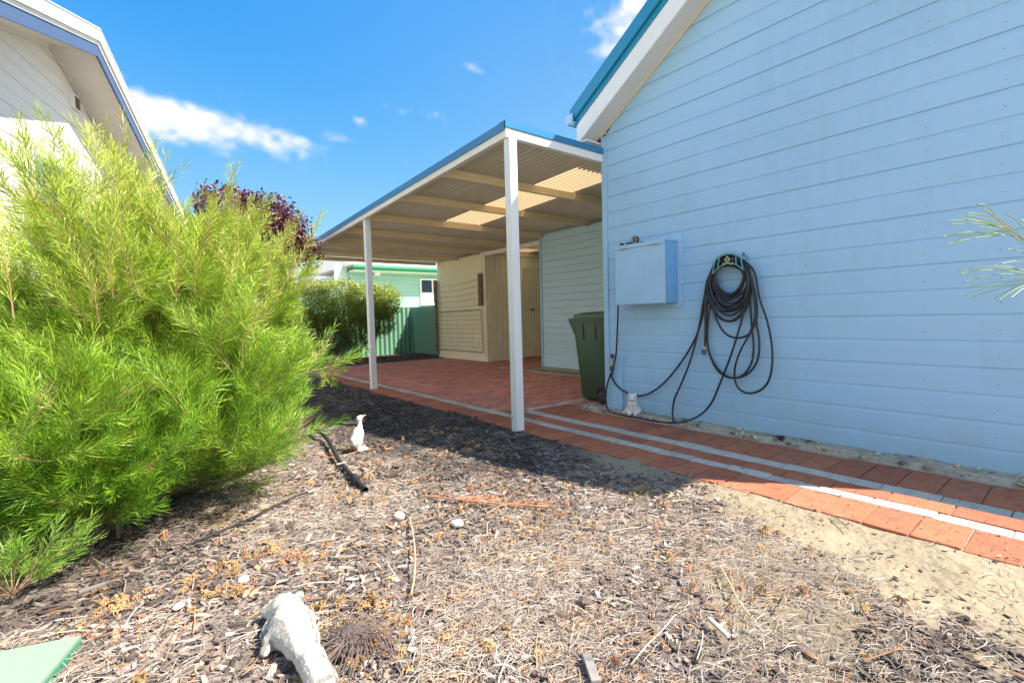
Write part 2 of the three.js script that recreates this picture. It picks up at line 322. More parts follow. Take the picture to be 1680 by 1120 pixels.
/* ------------------------------------------------------------------ the blue house */
const PITCH = .628, ZC = -1.63, WX = 3.93;
const house = thing('blue_house', 'pale blue weatherboard house with a steep blue roof edge and meter box on its wall', 'house', [3.93, 0, -1.6]);
{
  const soff = (z) => 2.857 + .62 * ((z > ZC ? 2 * ZC - z : z) + 3.4);        // underside of the gable eave at the wall
  boards(house, M.blueWall, V(WX, 0, 0), V(0, 0, 1), V(-1, 0, 0), .02, 4.1, .3166, (y) => { const zl = -3.4 + (y - 2.857) / .62; return [Math.max(-3.31, zl), Math.min(.08, 2 * ZC - zl)]; }, .95);
  part('foundation', bx(3.931, 3.96, -.05, .02, -3.36, .1), M.mortar, house);
  // the body behind the boards, and the lower wing at the back
  part('wall', prism([[-3.36, -.1], [.1, -.1], [.1, 2.86], [ZC, 3.95], [-3.36, 2.86]], (z, y, t) => V(lerp(3.945, 9, t), y, z)), M.blueWall, house);
  part('corner_trim', [bx(3.918, 3.945, 0, 2.86, -3.375, -3.312, .002), bx(3.93, 3.99, 0, 2.86, -3.385, -3.37, .002)], M.blueTrim, house);
  part('corner_trim', bx(3.918, 3.99, 0, 2.86, .08, .12, .002), M.blueTrim, house);
  part('pipe_cover', bx(3.905, 3.93, .01, .60, -3.30, -3.14, .004), M.blueTrim, house);
  // gable eave: soffit, white barge board, blue metal capping
  const rake = (y, z) => [[-3.48, y], [ZC, y + PITCH * (ZC + 3.48)], [2 * ZC + 3.48, y]];
  const band = (yb, yt, x0, x1, ze = -3.48) => prism([[ze, yb + PITCH * (ze + 3.48)], [ZC, yb + PITCH * (ZC + 3.48)], [2 * ZC - ze, yb + PITCH * (ze + 3.48)], [2 * ZC - ze, yt + PITCH * (ze + 3.48)], [ZC, yt + PITCH * (ZC + 3.48)], [ze, yt + PITCH * (ze + 3.48)]], (z, y, t) => V(lerp(x0, x1, t), y, z));
  part('barge_board', band(2.80, 2.99, 3.695, 3.715), M.white, house);
  part('soffit', band(2.812, 2.826, 3.716, 3.928), M.whiteDull, house);
  part('quad_trim', band(2.790, 2.8115, 3.905, 3.9275, -3.38), M.quad, house);
  part('barge_capping', [band(2.992, 3.06, 3.683, 3.70, -3.53), band(3.05, 3.175, 3.655, 3.675, -3.56), band(3.176, 3.186, 3.655, 3.80, -3.56)], M.blueCap, house);
  part('roof', [band(3.10, 3.17, 3.69, 9, -3.62)], M.blueCap, house);
  part('boxed_eave', [bx(3.70, 9, 2.79, 2.805, -3.50, -3.376), bx(3.695, 9, 2.806, 2.97, -3.50, -3.482)], M.white, house);
  const gut = prism([[-3.50, 3.0], [-3.575, 3.0], [-3.60, 3.03], [-3.60, 3.09], [-3.592, 3.09], [-3.592, 3.034], [-3.572, 3.008], [-3.50, 3.008]], (z, y, t) => V(lerp(3.64, 9, t), y, z));
  part('gutter', [gut, bx(3.634, 3.64, 3.002, 3.088, -3.598, -3.50)], M.blueTrim, house);
  // nail heads in columns over the studs
  const nails = [];
  for (const z of [-3.116, -2.785, -2.446, -1.435, -.757, -.42]) for (let k = 0; k < 21; k++) {
    const y = .02 + .1583 * (k + .36), zl = -3.4 + (y - 2.857) / .62; if (z < zl + .05) continue;
    nails.push(new THREE.SphereGeometry(.0042, 6, 4).scale(.5, 1, 1).translate(3.9295, y + rr(-.01, .01), z + rr(-.006, .006)));
  }
  part('nail_heads', nails, mat(.16, .25, .34), house).userData.kind = 'stuff';
  // the back wing under the carport
  const wing = part('back_wing_wall', [bx(6.275, 9, -.1, 2.60, -6.96, -3.36), bx(3.99, 6.3, -.1, 2.60, -3.40, -3.36)], M.blueWall2, house);
  boards(house, M.blueWall2, V(6.262, 0, 0), V(0, 0, 1), V(-1, 0, 0), .05, 2.60, .2533, () => [-6.93, -3.41], 1.8);
  part('corner_trim', bx(6.245, 6.30, 0, 2.60, -6.985, -6.93, .002), M.blueTrim, house);
  part('end_wall', bx(8.75, 9, 0, 2.6, -9.06, -6.97), M.blueWall2, house);
  part('rubble_edge', quads([[V(6.12, .0, -3.5), V(6.26, .04, -3.5), V(6.26, .04, -6.98), V(6.12, .0, -6.98)]]), M.mortar, house);
}
/* side fence past the house, out of the picture, whose shade falls on the path */
{
  const f = thing('side_fence', 'pale blue board fence running forward from the right end of the blue house', 'fence', [3.95, 0, .15]);
  for (let k = 0; k < 14; k++) part('fence_board', bx(3.93, 3.95, 0, 1.45, .14 + k * .15, .286 + k * .15, .003), M.blueTrim, f);
  part('rail', bx(3.951, 3.99, .3, .36, .14, 2.2), M.blueTrim, f);
}

/* ------------------------------------------------------------------ carport */
const carport = thing('carport', 'open carport with white posts, tan purlins and blue edged corrugated roof', 'carport', [2.75, 0, -7]);
const edgeX = (z) => 2.70 + .0275 * (-z - 3.4), roofY = (z) => 2.700 - .0205 * (-z - 3.4);      // roofY: underside of the sheets
{
  const Z0 = -3.36, Z1 = -11.40;
  const along = (x0, x1, y0, y1, za = Z0, zb = Z1) => {            // a long bar that follows the roof edge
    const P = (z, dx, dy) => V(edgeX(z) - 2.70 + dx, roofY(z) - 2.70 + dy, z);
    return prism([[x0, y0], [x0, y1], [x1, y1], [x1, y0]], (a, b, t) => P(t ? zb : za, a, b));
  };
  part('edge_beam', along(2.645, 2.70, 2.600, 2.670), M.cream, carport);
  part('edge_capping', [along(2.630, 2.6445, 2.662, 2.728), along(2.630, 2.70, 2.7285, 2.733)], M.blueCarport, carport);
  part('front_beam', bx(2.703, 3.915, 2.605, 2.682, -3.405, -3.35, .003), M.white, carport);
  part('front_capping', [bx(2.632, 3.915, 2.6825, 2.735, -3.348, -3.338, .002), bx(2.632, 3.915, 2.7355, 2.740, -3.43, -3.338)], M.blueCarport, carport);
  part('beam_joiner', bx(2.643, 2.702, 2.600, 2.684, -3.405, -3.349, .002), M.cream, carport);
  for (const z of [-3.378, -6.97]) {
    const x = edgeX(z) + .012;
    const p = part('post', bx(x - .042, x + .042, -.02, z < -4 ? roofY(z) - .10 : 2.604, z - .042, z + .042, .005), M.white, carport);
    for (const s of [-1, 1]) part('bolt', rod(V(x + s * .043, .12, z + .02 * s), V(x + s * .050, .12, z + .02 * s), .009, 6), M.galv, p);
  }
  const ends = [[-4.58, 3.93, 6.255], [-5.70, 3.93, 6.255], [-6.90, 3.93, 6.255], [-8.0, 0, 8.7], [-9.02, 0, 8.7], [-10.18, 0, 6.40], [-11.28, 0, 6.40]];
  for (const [z, , x1] of ends) part('purlin', bx(edgeX(z) + .002, x1, roofY(z) - .105, roofY(z) - .012, z - .022, z + .022, .003), M.purlin, carport);
  part('wing_beam', bx(6.27, 6.32, roofY(-8) - .20, roofY(-8) - .108, -9.05, -6.99, .003), M.cream, carport);
  // corrugated sheets, each about 0.76 m wide; two of them are clear yellow plastic
  const sheet = (x0, x1, za, zb, amp = .009, p = .0765) => {
    const q = [], n = Math.round((x1 - x0) / p * 8), f = (x) => amp * (1 + Math.cos(x / p * 2 * Math.PI)) * .5 * 2;
    const pos = [], nor = [], idx = [], col = [];
    for (let i = 0; i <= n; i++) { const stripe = lerp(.2, 1, Math.pow(.5 - .5 * Math.cos(i / n * (x1 - x0) / p * 2 * Math.PI), .7)); col.push(stripe, stripe, stripe, stripe, stripe, stripe); const x = lerp(x0, x1, i / n), sl = -amp * Math.sin(x / p * 2 * Math.PI) / p * 2 * Math.PI; for (const z of [za, zb]) { const d = edgeX(z) - 2.70; pos.push(x + d, roofY(z) + f(x), z); const l = Math.hypot(sl, 1); nor.push(-sl / l, 1 / l, 0); } if (i < n) idx.push(2 * i, 2 * i + 2, 2 * i + 1, 2 * i + 1, 2 * i + 2, 2 * i + 3); }  // tone darkens in stripes along the corrugation valleys
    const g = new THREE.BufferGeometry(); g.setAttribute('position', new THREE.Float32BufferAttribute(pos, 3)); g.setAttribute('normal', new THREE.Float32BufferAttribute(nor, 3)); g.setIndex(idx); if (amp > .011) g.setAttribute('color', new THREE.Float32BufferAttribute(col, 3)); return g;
  };
  let k = 0;
  for (const [x0, x1, sky] of [[2.66, 3.34], [3.34, 4.02], [4.02, 4.74, 2], [4.74, 5.5], [5.5, 6.26], [6.26, 6.9], [6.9, 7.55, 1], [7.55, 8.9]])
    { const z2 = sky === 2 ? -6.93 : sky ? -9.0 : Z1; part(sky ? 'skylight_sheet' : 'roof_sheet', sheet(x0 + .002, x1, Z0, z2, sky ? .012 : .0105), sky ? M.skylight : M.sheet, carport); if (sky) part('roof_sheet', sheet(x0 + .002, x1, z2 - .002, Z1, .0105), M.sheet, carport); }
}

/* ------------------------------------------------------------------ cream shed with a wire gate leaning on it */
const ribbed = (a0, a1, y0, y1, f, p = .09, amp = .010) => {
  const q = [];
  for (let a = a0; a < a1 - 1e-6; a += p) {
    const pr = [[0, 0], [.38, 0], [.5, amp], [.88, amp], [1, 0]];
    for (let i = 0; i < 4; i++) { const A = Math.min(a1, a + pr[i][0] * p), B = Math.min(a1, a + pr[i + 1][0] * p); q.push([f(A, y0, pr[i][1]), f(B, y0, pr[i + 1][1]), f(B, y1, pr[i + 1][1]), f(A, y1, pr[i][1])]); }
  }
  return quads(q);
};
{
  const s = thing('garden_shed', 'cream ribbed steel garden shed at the back of the carport with a plain door', 'shed', [7.5, 0, -10.2]);
  part('wall', ribbed(-11.28, -9.06, .0, 2.50, (a, y, o) => V(6.435 - o * 1.7, y, a)), M.shed, s);
  part('side_wall', ribbed(6.42, 7.50, .0, 2.52, (a, y, o) => V(a, y, -9.06 + o), .092, .032), M.shed, s);
  part('side_wall', ribbed(8.40, 8.75, .0, 2.52, (a, y, o) => V(a, y, -9.06 + o), .092, .032), M.shed, s);
  part('side_wall', ribbed(7.5005, 8.3995, 2.22, 2.52, (a, y, o) => V(a, y, -9.06 + o), .092, .032), M.shed, s);
  part('back_wall', [bx(6.43, 8.75, 0, 2.5, -11.28, -11.25), bx(8.72, 8.75, 0, 2.5, -11.249, -9.08)], M.shed, s);
  part('roof', bx(6.38, 8.8, 2.50, 2.515, -11.3, -9.09), M.sheet, s);
  part('corner_trim', bx(6.405, 6.44, 0, 2.5, -9.075, -9.035), M.shed, s);
  part('base_rail', bx(6.402, 6.41, 0, .07, -11.28, -9.08), M.shed, s);
  const d = part('door', ribbed(7.51, 8.39, .02, 2.2, (a, y, o) => V(a, y, -9.05 + o * .7), .092, .022), M.shedDoor, s);
  part('door_frame', [bx(7.475, 7.508, 0, 2.235, -9.06, -9.025), bx(8.392, 8.425, 0, 2.235, -9.06, -9.025), bx(7.509, 8.391, 2.202, 2.235, -9.06, -9.025)], M.shed, s);
  part('handle', [rod(V(7.70, 1.205, -9.005), V(7.85, 1.195, -9.0), .013), rod(V(7.83, 1.18, -9.045), V(7.83, 1.18, -8.995), .028)], M.wood, d);
  // wire gate
  const w = thing('wire_gate', 'tube framed wire gate leaning flat against the cream shed front', 'gate', [6.36, 0, -10.1]);
  const T = (y, z, x = 6.365) => V(x, y, z);
  part('frame', [rod(T(1.20, -11.15), T(1.215, -9.22), .016), rod(T(.22, -11.2), T(.215, -9.14), .016), rod(T(.215, -9.14), T(1.215, -9.20), .016), rod(T(.22, -11.17), T(2.0, -11.17), .014)], M.galv, w);
  const wires = [];
  for (let i = 1; i < 9; i++) wires.push(rod(T(.22 + i * .108, -11.15), T(.22 + i * .108, -9.16), .0052, 5));
  for (let i = 0; i < 5; i++) wires.push(tube([T(1.32 + i * .135, -11.15), T(1.30 + i * .14, -10.2), T(1.33 + i * .15, -9.24)], .0052, 10, 5));
  for (let i = 1; i < 14; i++) wires.push(rod(T(.22, -11.15 + i * .142, 6.37), T(1.2, -11.15 + i * .142, 6.37), .0036, 5));
  part('wire', wires, M.galv, w);
  part('latch_board', bx(6.345, 6.38, 1.30, 2.05, -9.26, -9.13, .004), M.wood, w);
  part('stile', bx(6.34, 6.39, .16, 2.05, -11.32, -11.22, .004), M.wood, w);
  for (const y of [.3, .9, 1.35, 1.8]) part('hinge', rod(V(6.338, y, -11.27), V(6.31, y, -11.27), .018), M.black, w);
}

/* ------------------------------------------------------------------ wheelie bin behind the house corner */
{
  const b = thing('wheelie_bin', 'dark green wheelie bin standing behind the blue house corner', 'bin', [4.47, 0, -3.8]);
  const ring = (y, hw, z0, z1, r, x = 4.47) => { const o = []; for (const [cx, cz, a0] of [[x + hw - r, z1 - r, 0], [x - hw + r, z1 - r, 90], [x - hw + r, z0 + r, 180], [x + hw - r, z0 + r, 270]]) for (let k = 0; k <= 3; k++) { const a = (a0 + k * 30) * D2R; o.push(V(cx + r * Math.cos(a), y, cz + r * Math.sin(a))); } return o; };
  const loft = (rings) => { const q = []; for (let i = 0; i + 1 < rings.length; i++) for (let k = 0; k < 16; k++) { const l = (k + 1) % 16; q.push([rings[i][k], rings[i + 1][k], rings[i + 1][l], rings[i][l]]); } const top = rings[rings.length - 1], cen = top.reduce((a, p) => a.add(p), V(0, 0, 0)).multiplyScalar(1 / 16); for (let k = 0; k < 16; k++) q.push([top[k], cen, cen, top[(k + 1) % 16]]); return toCreasedNormals(quads(q), .6); };
  const body = part('body', loft([ring(.015, .21, -4.02, -3.56, .05), ring(.05, .235, -4.04, -3.54, .05), ring(.5, .262, -4.075, -3.52, .05), ring(.92, .285, -4.12, -3.49, .05), ring(.935, .285, -4.12, -3.49, .05)]), M.bin, b);
  part('rim', [loft([ring(.928, .30, -4.17, -3.475, .04), ring(.985, .305, -4.175, -3.47, .04), ring(.99, .30, -4.17, -3.475, .04)]), prism([[-4.17, .93], [-4.10, .93], [-4.095, .80]], (z, y, t) => V(lerp(4.20, 4.74, t), y, z))], M.bin, b);
  part('lid', [loft([ring(.992, .285, -4.12, -3.49, .05), ring(1.03, .285, -4.11, -3.49, .05), ring(1.055, .25, -3.98, -3.52, .06), ring(1.062, .18, -3.9, -3.58, .08)]), bx(4.30, 4.36, 1.02, 1.045, -4.13, -4.06, .006)], M.binLid, b);
  part('handle', [rod(V(4.24, .99, -3.44), V(4.70, .99, -3.44), .016), bx(4.24, 4.28, .95, 1.0, -3.49, -3.435), bx(4.66, 4.70, .95, 1.0, -3.49, -3.435)], M.bin, b);
  for (const z of [-3.93, -3.74]) part('slot', bx(4.182, 4.20, .74, .926, z - .008, z + .008), M.black, b);
  for (const x of [4.205, 4.735]) {
    const c = V(x, .10, -3.66);
    const wh = part('wheel', new THREE.TorusGeometry(.075, .028, 10, 28).rotateY(Math.PI / 2).translate(c.x, c.y, c.z), M.rubber, b);
    part('rim', [new THREE.CylinderGeometry(.06, .06, .03, 20).rotateZ(Math.PI / 2).translate(c.x, c.y, c.z), new THREE.CylinderGeometry(.02, .025, .05, 12).rotateZ(Math.PI / 2).translate(c.x, c.y, c.z)], M.hub, wh);
  }
  part('axle', rod(V(4.21, .10, -3.66), V(4.73, .10, -3.66), .011), M.steel, b);
}

/* ------------------------------------------------------------------ things on the blue wall */
{
  const b = thing('meter_box', 'pale blue steel meter box mounted on the blue weatherboard wall', 'meter box', [3.93, 1.1, -2.77]);
  part('back_plate', bx(3.916, 3.928, 1.072, 1.745, -3.11, -2.452, .003), M.blueTrim, b);
  part('cabinet', bx(3.735, 3.915, 1.118, 1.668, -3.05, -2.492, .004), paint(.16, .40, .70), b);
  part('door_seam', [bx(3.7205, 3.7345, 1.110, 1.1152, -3.052, -2.49), bx(3.7205, 3.7345, 1.116, 1.652, -2.4895, -2.487)], paint(.20, .36, .50), b);
  const d = part('door', bx(3.722, 3.734, 1.116, 1.652, -3.052, -2.490, .003), M.blueTrim, b);
  part('hood', [bx(3.716, 3.915, 1.6685, 1.682, -3.06, -2.486, .003), bx(3.712, 3.719, 1.645, 1.6684, -3.06, -2.486, .002)], M.blueTrim, b);
  for (const z of [-2.95, -2.60]) part('latch', [rod(V(3.708, 1.645, z - .05), V(3.708, 1.645, z + .05), .005), rod(V(3.708, 1.645, z), V(3.722, 1.645, z), .006)], M.galv, d);
  const s = thing('hose_nozzle', 'black hose nozzle with a round dial lying on top of the meter box', 'hose nozzle', [3.78, 1.683, -2.83]);
  const by = 1.684;
  part('barrel', [rod(V(3.745, by + .012, -2.98), V(3.765, by + .014, -2.86), .010), rod(V(3.742, by + .012, -3.0), V(3.745, by + .012, -2.975), .013)], M.black, s);
  part('collar', rod(V(3.748, by + .012, -2.955), V(3.751, by + .012, -2.935), .0125), M.steel, s);
  part('dial', new THREE.CylinderGeometry(.038, .038, .02, 24).rotateZ(Math.PI / 2).translate(3.77, by + .038, -2.845), M.black, s);
  part('dial_cap', [new THREE.TorusGeometry(.026, .004, 6, 24).rotateY(Math.PI / 2).translate(3.759, by + .038, -2.845), new THREE.SphereGeometry(.008, 8, 6).translate(3.759, by + .038, -2.845)], M.galv, s);
  part('foot', rod(V(3.772, by + .008, -2.82), V(3.78, by + .008, -2.77), .008), M.black, s);
  // hose and hanger
  const H = (x, y, d = 3.875) => onX(920 + x / 3.11, 360 + y / 3.11, d);        // traced on the wall plane
  const P = (list, d) => list.map(([x, y], i) => { const h = H(x, y, d + .004 * Math.sin(i * 2.1)); return h.y < .05 ? onG(920 + x / 3.11, 360 + y / 3.11, .05) : h; });
  const hose = thing('garden_hose', 'long black garden hose coiled on the green hanger and looping to the tap', 'hose', [3.87, 0, -1.95]);
  const R = .0088;
  const strands = [
    [P([[800, 215], [765, 270], [732, 400], [712, 520], [690, 620], [655, 740], [610, 850], [580, 920], [571, 990], [576, 1030]], 3.868), 60],
    [P([[812, 210], [752, 300], [722, 500], [690, 600], [620, 720], [520, 840], [430, 895], [360, 893], [290, 850], [260, 800], [256, 770]], 3.892), 70],
    [P([[256, 785], [236, 850], [231, 920], [246, 975], [300, 994], [400, 1013], [520, 1033], [600, 1035], [690, 1010], [760, 950], [820, 820], [870, 690], [905, 580], [932, 480], [945, 380]], 3.862), 80],
    [P([[930, 205], [985, 260], [1015, 400], [1055, 520], [1078, 640], [1078, 760], [1055, 835], [1010, 876], [950, 885], [905, 857], [888, 800], [893, 740], [920, 665], [965, 580], [992, 500], [985, 380], [950, 250]], 3.85), 90],
    [P([[790, 240], [752, 400], [746, 600], [762, 690], [802, 770], [860, 806], [920, 800], [968, 745], [985, 660], [975, 540], [965, 400], [940, 250]], 3.88), 80],
    [P([[800, 240], [760, 460], [752, 640], [778, 722], [832, 790], [890, 808], [950, 790], [1000, 730], [1015, 640], [1000, 520], [993, 380], [955, 240]], 3.868), 80],
    [P([[800, 240], [772, 400], [800, 520], [850, 588], [905, 604], [962, 584], [998, 515], [1000, 420], [960, 240]], 3.858), 60],
    [P([[790, 250], [745, 330], [738, 460], [738, 560], [736, 655]], 3.862), 40],
  ];
  for (const [p, n] of strands) part('hose_length', tube(p, R, n, 8), M.hose, hose);
  reseed(77);
  const coil = [];
  for (let k = 0; k < 15; k++) {            // the turns hanging over the hanger, each a little longer than the last
    const t = k / 14, cx = 862 + rr(-9, 9), top = 185 + 22 * (k % 3) + rr(-4, 6), bot = lerp(375, 525, Math.pow(t, 1.5)) + rr(-12, 12), hw = lerp(74, 108, t) + rr(-5, 5), dd = 3.835 + .012 * (k % 5);
    const p = []; for (let i = 0; i < 20; i++) { const a = i / 20 * 2 * Math.PI; p.push(H(cx + hw * Math.cos(a) * (1 - .12 * Math.sin(a)) , (top + bot) / 2 + (bot - top) / 2 * Math.sin(a), dd + .006 * Math.sin(a * 2 + k))); }
    coil.push(tube(p, R, 64, 8, true));
  }
  part('coil', coil, M.hose, hose);
  const fit = (a, b, s = 1) => { const d = b.clone().sub(a); const L = (t) => a.clone().addScaledVector(d, t); return [rod(L(0), L(.25), .013 * s, 12), rod(L(.25), L(.8), .016 * s, 12), rod(L(.8), L(1), .013 * s, 12)]; };
  { const a = H(735, 648, 3.862), b = H(729, 690, 3.862), f = fit(a, b, 1.15); part('connector', [f[1], f[2]], M.blueFit, hose); part('connector_ring', f[0], M.yellowFit, hose); }
  { const a = H(262, 735, 3.885), b = H(256, 780, 3.885), f = fit(a, b, 1.15); part('connector', [f[1]], M.blueFit, hose); part('connector_ring', f[0], M.yellowFit, hose); part('connector_ring', f[2], M.yellowFit, hose); }
  part('hose_clip', [new THREE.TorusGeometry(.014, .004, 6, 14).translate(...H(576, 1022, 3.862).toArray()), rod(H(566, 1020, 3.862), H(590, 1034, 3.862), .006)], M.galv, hose);
  const tap = thing('garden_tap', 'small metal garden tap on the wall beside the pipe cover', 'tap', [3.9, .56, -3.2]);
  const tp = H(262, 700, 3.905);
  part('flange', new THREE.CylinderGeometry(.03, .03, .008, 20).rotateZ(Math.PI / 2).translate(3.902, tp.y, tp.z), M.steel, tap);
  part('spout', tube([tp.clone().setX(3.90), tp.clone().setX(3.87), tp.clone().add(V(-.03, -.03, 0)), H(262, 738, 3.885)], .010, 12, 10), M.steel, tap);
  { const c = tp.clone().add(V(-.035, .012, .03)); part('tap_handle', [new THREE.TorusGeometry(.018, .006, 6, 14).rotateY(Math.PI / 2).translate(c.x, c.y, c.z), rod(c, tp.clone().setX(3.875), .006), rod(c.clone().add(V(0, -.02, .0)), c.clone().add(V(0, .02, .02)), .005)], M.rubber, tap); }
  const cab = thing('black_cable', 'thin black cable hanging from the meter box down to the tap', 'cable', [3.88, .9, -3.1]);
  part('cable', tube([H(294, 436, 3.83), H(292, 500, 3.84), H(288, 590, 3.86), H(282, 690, 3.868), H(270, 745, 3.868), H(258, 800, 3.866)], .0085, 40, 8), M.hose, cab);
  // wrought wire hanger
  const hg = thing('hose_hanger', 'green wrought wire hose hanger under the black hose coil', 'hose hanger', [3.9, 1.4, -1.95]);
  const K = (x, y, d) => onX(1120 + x / 7, 400 + y / 7, d);
  const arcF = [], arcB = [], arcT = [];
  for (let i = 0; i <= 12; i++) { const t = i / 12; arcF.push(K(lerp(345, 690, t), 345 - Math.sin(t * Math.PI * .93 + .02) * 120 + (t > .5 ? (t - .5) * -60 : 0), 3.785)); arcT.push(K(lerp(372, 672, t), 175 - Math.sin(t * Math.PI) * 66 - t * 20, 3.785)); arcB.push(K(lerp(400, 740, t), 300 - Math.sin(t * Math.PI * .95) * 110, 3.92)); }
  const wire = [tube(arcF, .0042, 24, 6), tube(arcT, .0042, 24, 6), tube(arcB, .004, 24, 6)];
  for (const [a, b] of [[0, 0], [2.2, 2], [9.6, 9.4], [12, 12]]) { const A = curve(arcT).getPoint(a / 12), B = curve(arcF).getPoint(b / 12); wire.push(rod(A, B, .0042, 6)); }
  for (const i of [0, 6, 12]) wire.push(rod(arcF[i], arcB[i], .004, 6));
  wire.push(rod(arcB[12], K(748, 140, 3.92), .004, 6), rod(K(748, 140, 3.92), K(700, 130, 3.92), .004, 6));
  part('frame', wire, M.hangerGreen, hg);
  part('scroll', [tube([K(505, 140, 3.783), K(540, 180, 3.783), K(505, 215, 3.783), K(465, 245, 3.783), K(470, 215, 3.783)], .0038, 20, 6), tube([K(520, 140, 3.783), K(490, 180, 3.783), K(520, 215, 3.783), K(570, 235, 3.783), K(575, 205, 3.783)], .0038, 20, 6), rod(K(485, 185, 3.781), K(545, 178, 3.781), .004, 6)], mat(.42, .45, .16), hg);
  part('screw', [rod(K(703, 135, 3.928), K(703, 100, 3.91), .007)], M.wood, hg);
  const dp = thing('drain_pipe', 'short dark pipe end poking out at the foot of the blue wall', 'pipe', [3.85, .02, -1.93]);
  const da = onX(1262, 718, 3.90), db = onX(1284, 719, 3.84);
  part('pipe', [rod(da, db, .020, 14), rod(onX(1283, 719, 3.842), onX(1285, 719.3, 3.838), .023, 14)], M.black, dp);
  part('cap', rod(onX(1256, 717, 3.91), da, .017, 12), M.galv, dp);
}

/* ------------------------------------------------------------------ statues by distance fields */
// caps: [ax, ay, az, bx, by, bz, ra, rb]; k: how softly they join
function blob(caps, res, k, lo, hi, warp = 0) {
  const mc = new MarchingCubes(res, new THREE.MeshStandardMaterial(), false, false, 120000); mc.isolation = 0;
  const c = lo.map((v, i) => (v + hi[i]) / 2), s = Math.max(...lo.map((v, i) => hi[i] - v)) / 2;
  for (let z = 0; z < res; z++) for (let y = 0; y < res; y++) for (let x = 0; x < res; x++) {
    const p = [c[0] + (x - res / 2) / (res / 2) * s, c[1] + (y - res / 2) / (res / 2) * s, c[2] + (z - res / 2) / (res / 2) * s];
    let d = 1e3;
    for (const [ax, ay, az, bx_, by, bz, ra, rb] of caps) {
      const ba = [bx_ - ax, by - ay, bz - az], pa = [p[0] - ax, p[1] - ay, p[2] - az], l2 = ba[0] ** 2 + ba[1] ** 2 + ba[2] ** 2;
      const h = l2 ? clamp((pa[0] * ba[0] + pa[1] * ba[1] + pa[2] * ba[2]) / l2) : 0;
      const q = Math.hypot(pa[0] - ba[0] * h, pa[1] - ba[1] * h, pa[2] - ba[2] * h) - lerp(ra, rb, h);
      const t = clamp(.5 + .5 * (d - q) / k); d = lerp(d, q, t) - k * t * (1 - t);
    }
    if (warp) d += warp * (fbm(p[0] * 40 + p[1] * 23, p[2] * 40 - p[1] * 31, 3, 7) - .5);
    mc.field[x + y * res + z * res * res] = -d / s * 100;
  }
  mc.update();
  const n = mc.count ?? mc.geometry.drawRange.count;
  const g = new THREE.BufferGeometry();
  const P = new Float32Array(mc.positionArray.slice(0, n * 3)), N = new Float32Array(mc.normalArray.slice(0, n * 3));
  for (let i = 0; i < n; i++) for (let a = 0; a < 3; a++) P[3 * i + a] = P[3 * i + a] * s + c[a];
  for (let i = 0; i < n; i++) { const l = Math.hypot(N[3 * i], N[3 * i + 1], N[3 * i + 2]) || 1; for (let a = 0; a < 3; a++) N[3 * i + a] /= l; }
  g.setAttribute('position', new THREE.BufferAttribute(P, 3)); g.setAttribute('normal', new THREE.BufferAttribute(N, 3));
  return boxUV(g);
}
{
  // sitting cat: faces the viewer's left
  const f = V(-.84, 0, .54).normalize(), c = V(3.83, .03, -2.95);
  const turnY = Math.atan2(-f.z, f.x);        // local +x forward
  const place = (g, o = c) => g.scale(1.12, 1.0, 1.12).rotateY(turnY).translate(o.x, o.y, o.z);
  const cat = thing('cat_statue', 'small white cat ornament sitting by the blue wall behind the hose', 'statue', [3.80, .012, -2.93]);
  const body = part('body', place(blob([[-.025, .055, 0, .015, .13, 0, .058, .035], [.02, .02, .025, .035, .11, .02, .016, .02], [.02, .02, -.025, .035, .11, -.02, .016, .02], [.03, .012, .025, .05, .012, .025, .014, .013], [.03, .012, -.025, .05, .012, -.025, .014, .013],
    [-.03, .035, .04, .015, .03, .04, .034, .02], [-.03, .035, -.04, .015, .03, -.04, .034, .02], [.02, .13, 0, .03, .165, 0, .032, .034], [.03, .178, 0, .04, .178, 0, .036, .034], [.055, .168, 0, .07, .165, 0, .02, .015],
    [.022, .20, .024, .02, .222, .027, .013, .004], [.022, .20, -.024, .02, .222, -.027, .013, .004], [-.075, .02, 0, -.06, .018, .05, .016, .016], [-.06, .018, .05, .0, .016, .075, .016, .013]], 72, .014, [-.12, -.02, -.11], [.12, .24, .11])), M.ornament, cat, true);
  part('eye', [place(new THREE.SphereGeometry(.006, 8, 6).translate(.069, .184, .014)), place(new THREE.SphereGeometry(.006, 8, 6).translate(.069, .184, -.014))], M.wood, cat);
  part('nose', place(new THREE.SphereGeometry(.005, 8, 6).translate(.083, .168, 0)), mat(.5, .22, .18), cat);
}
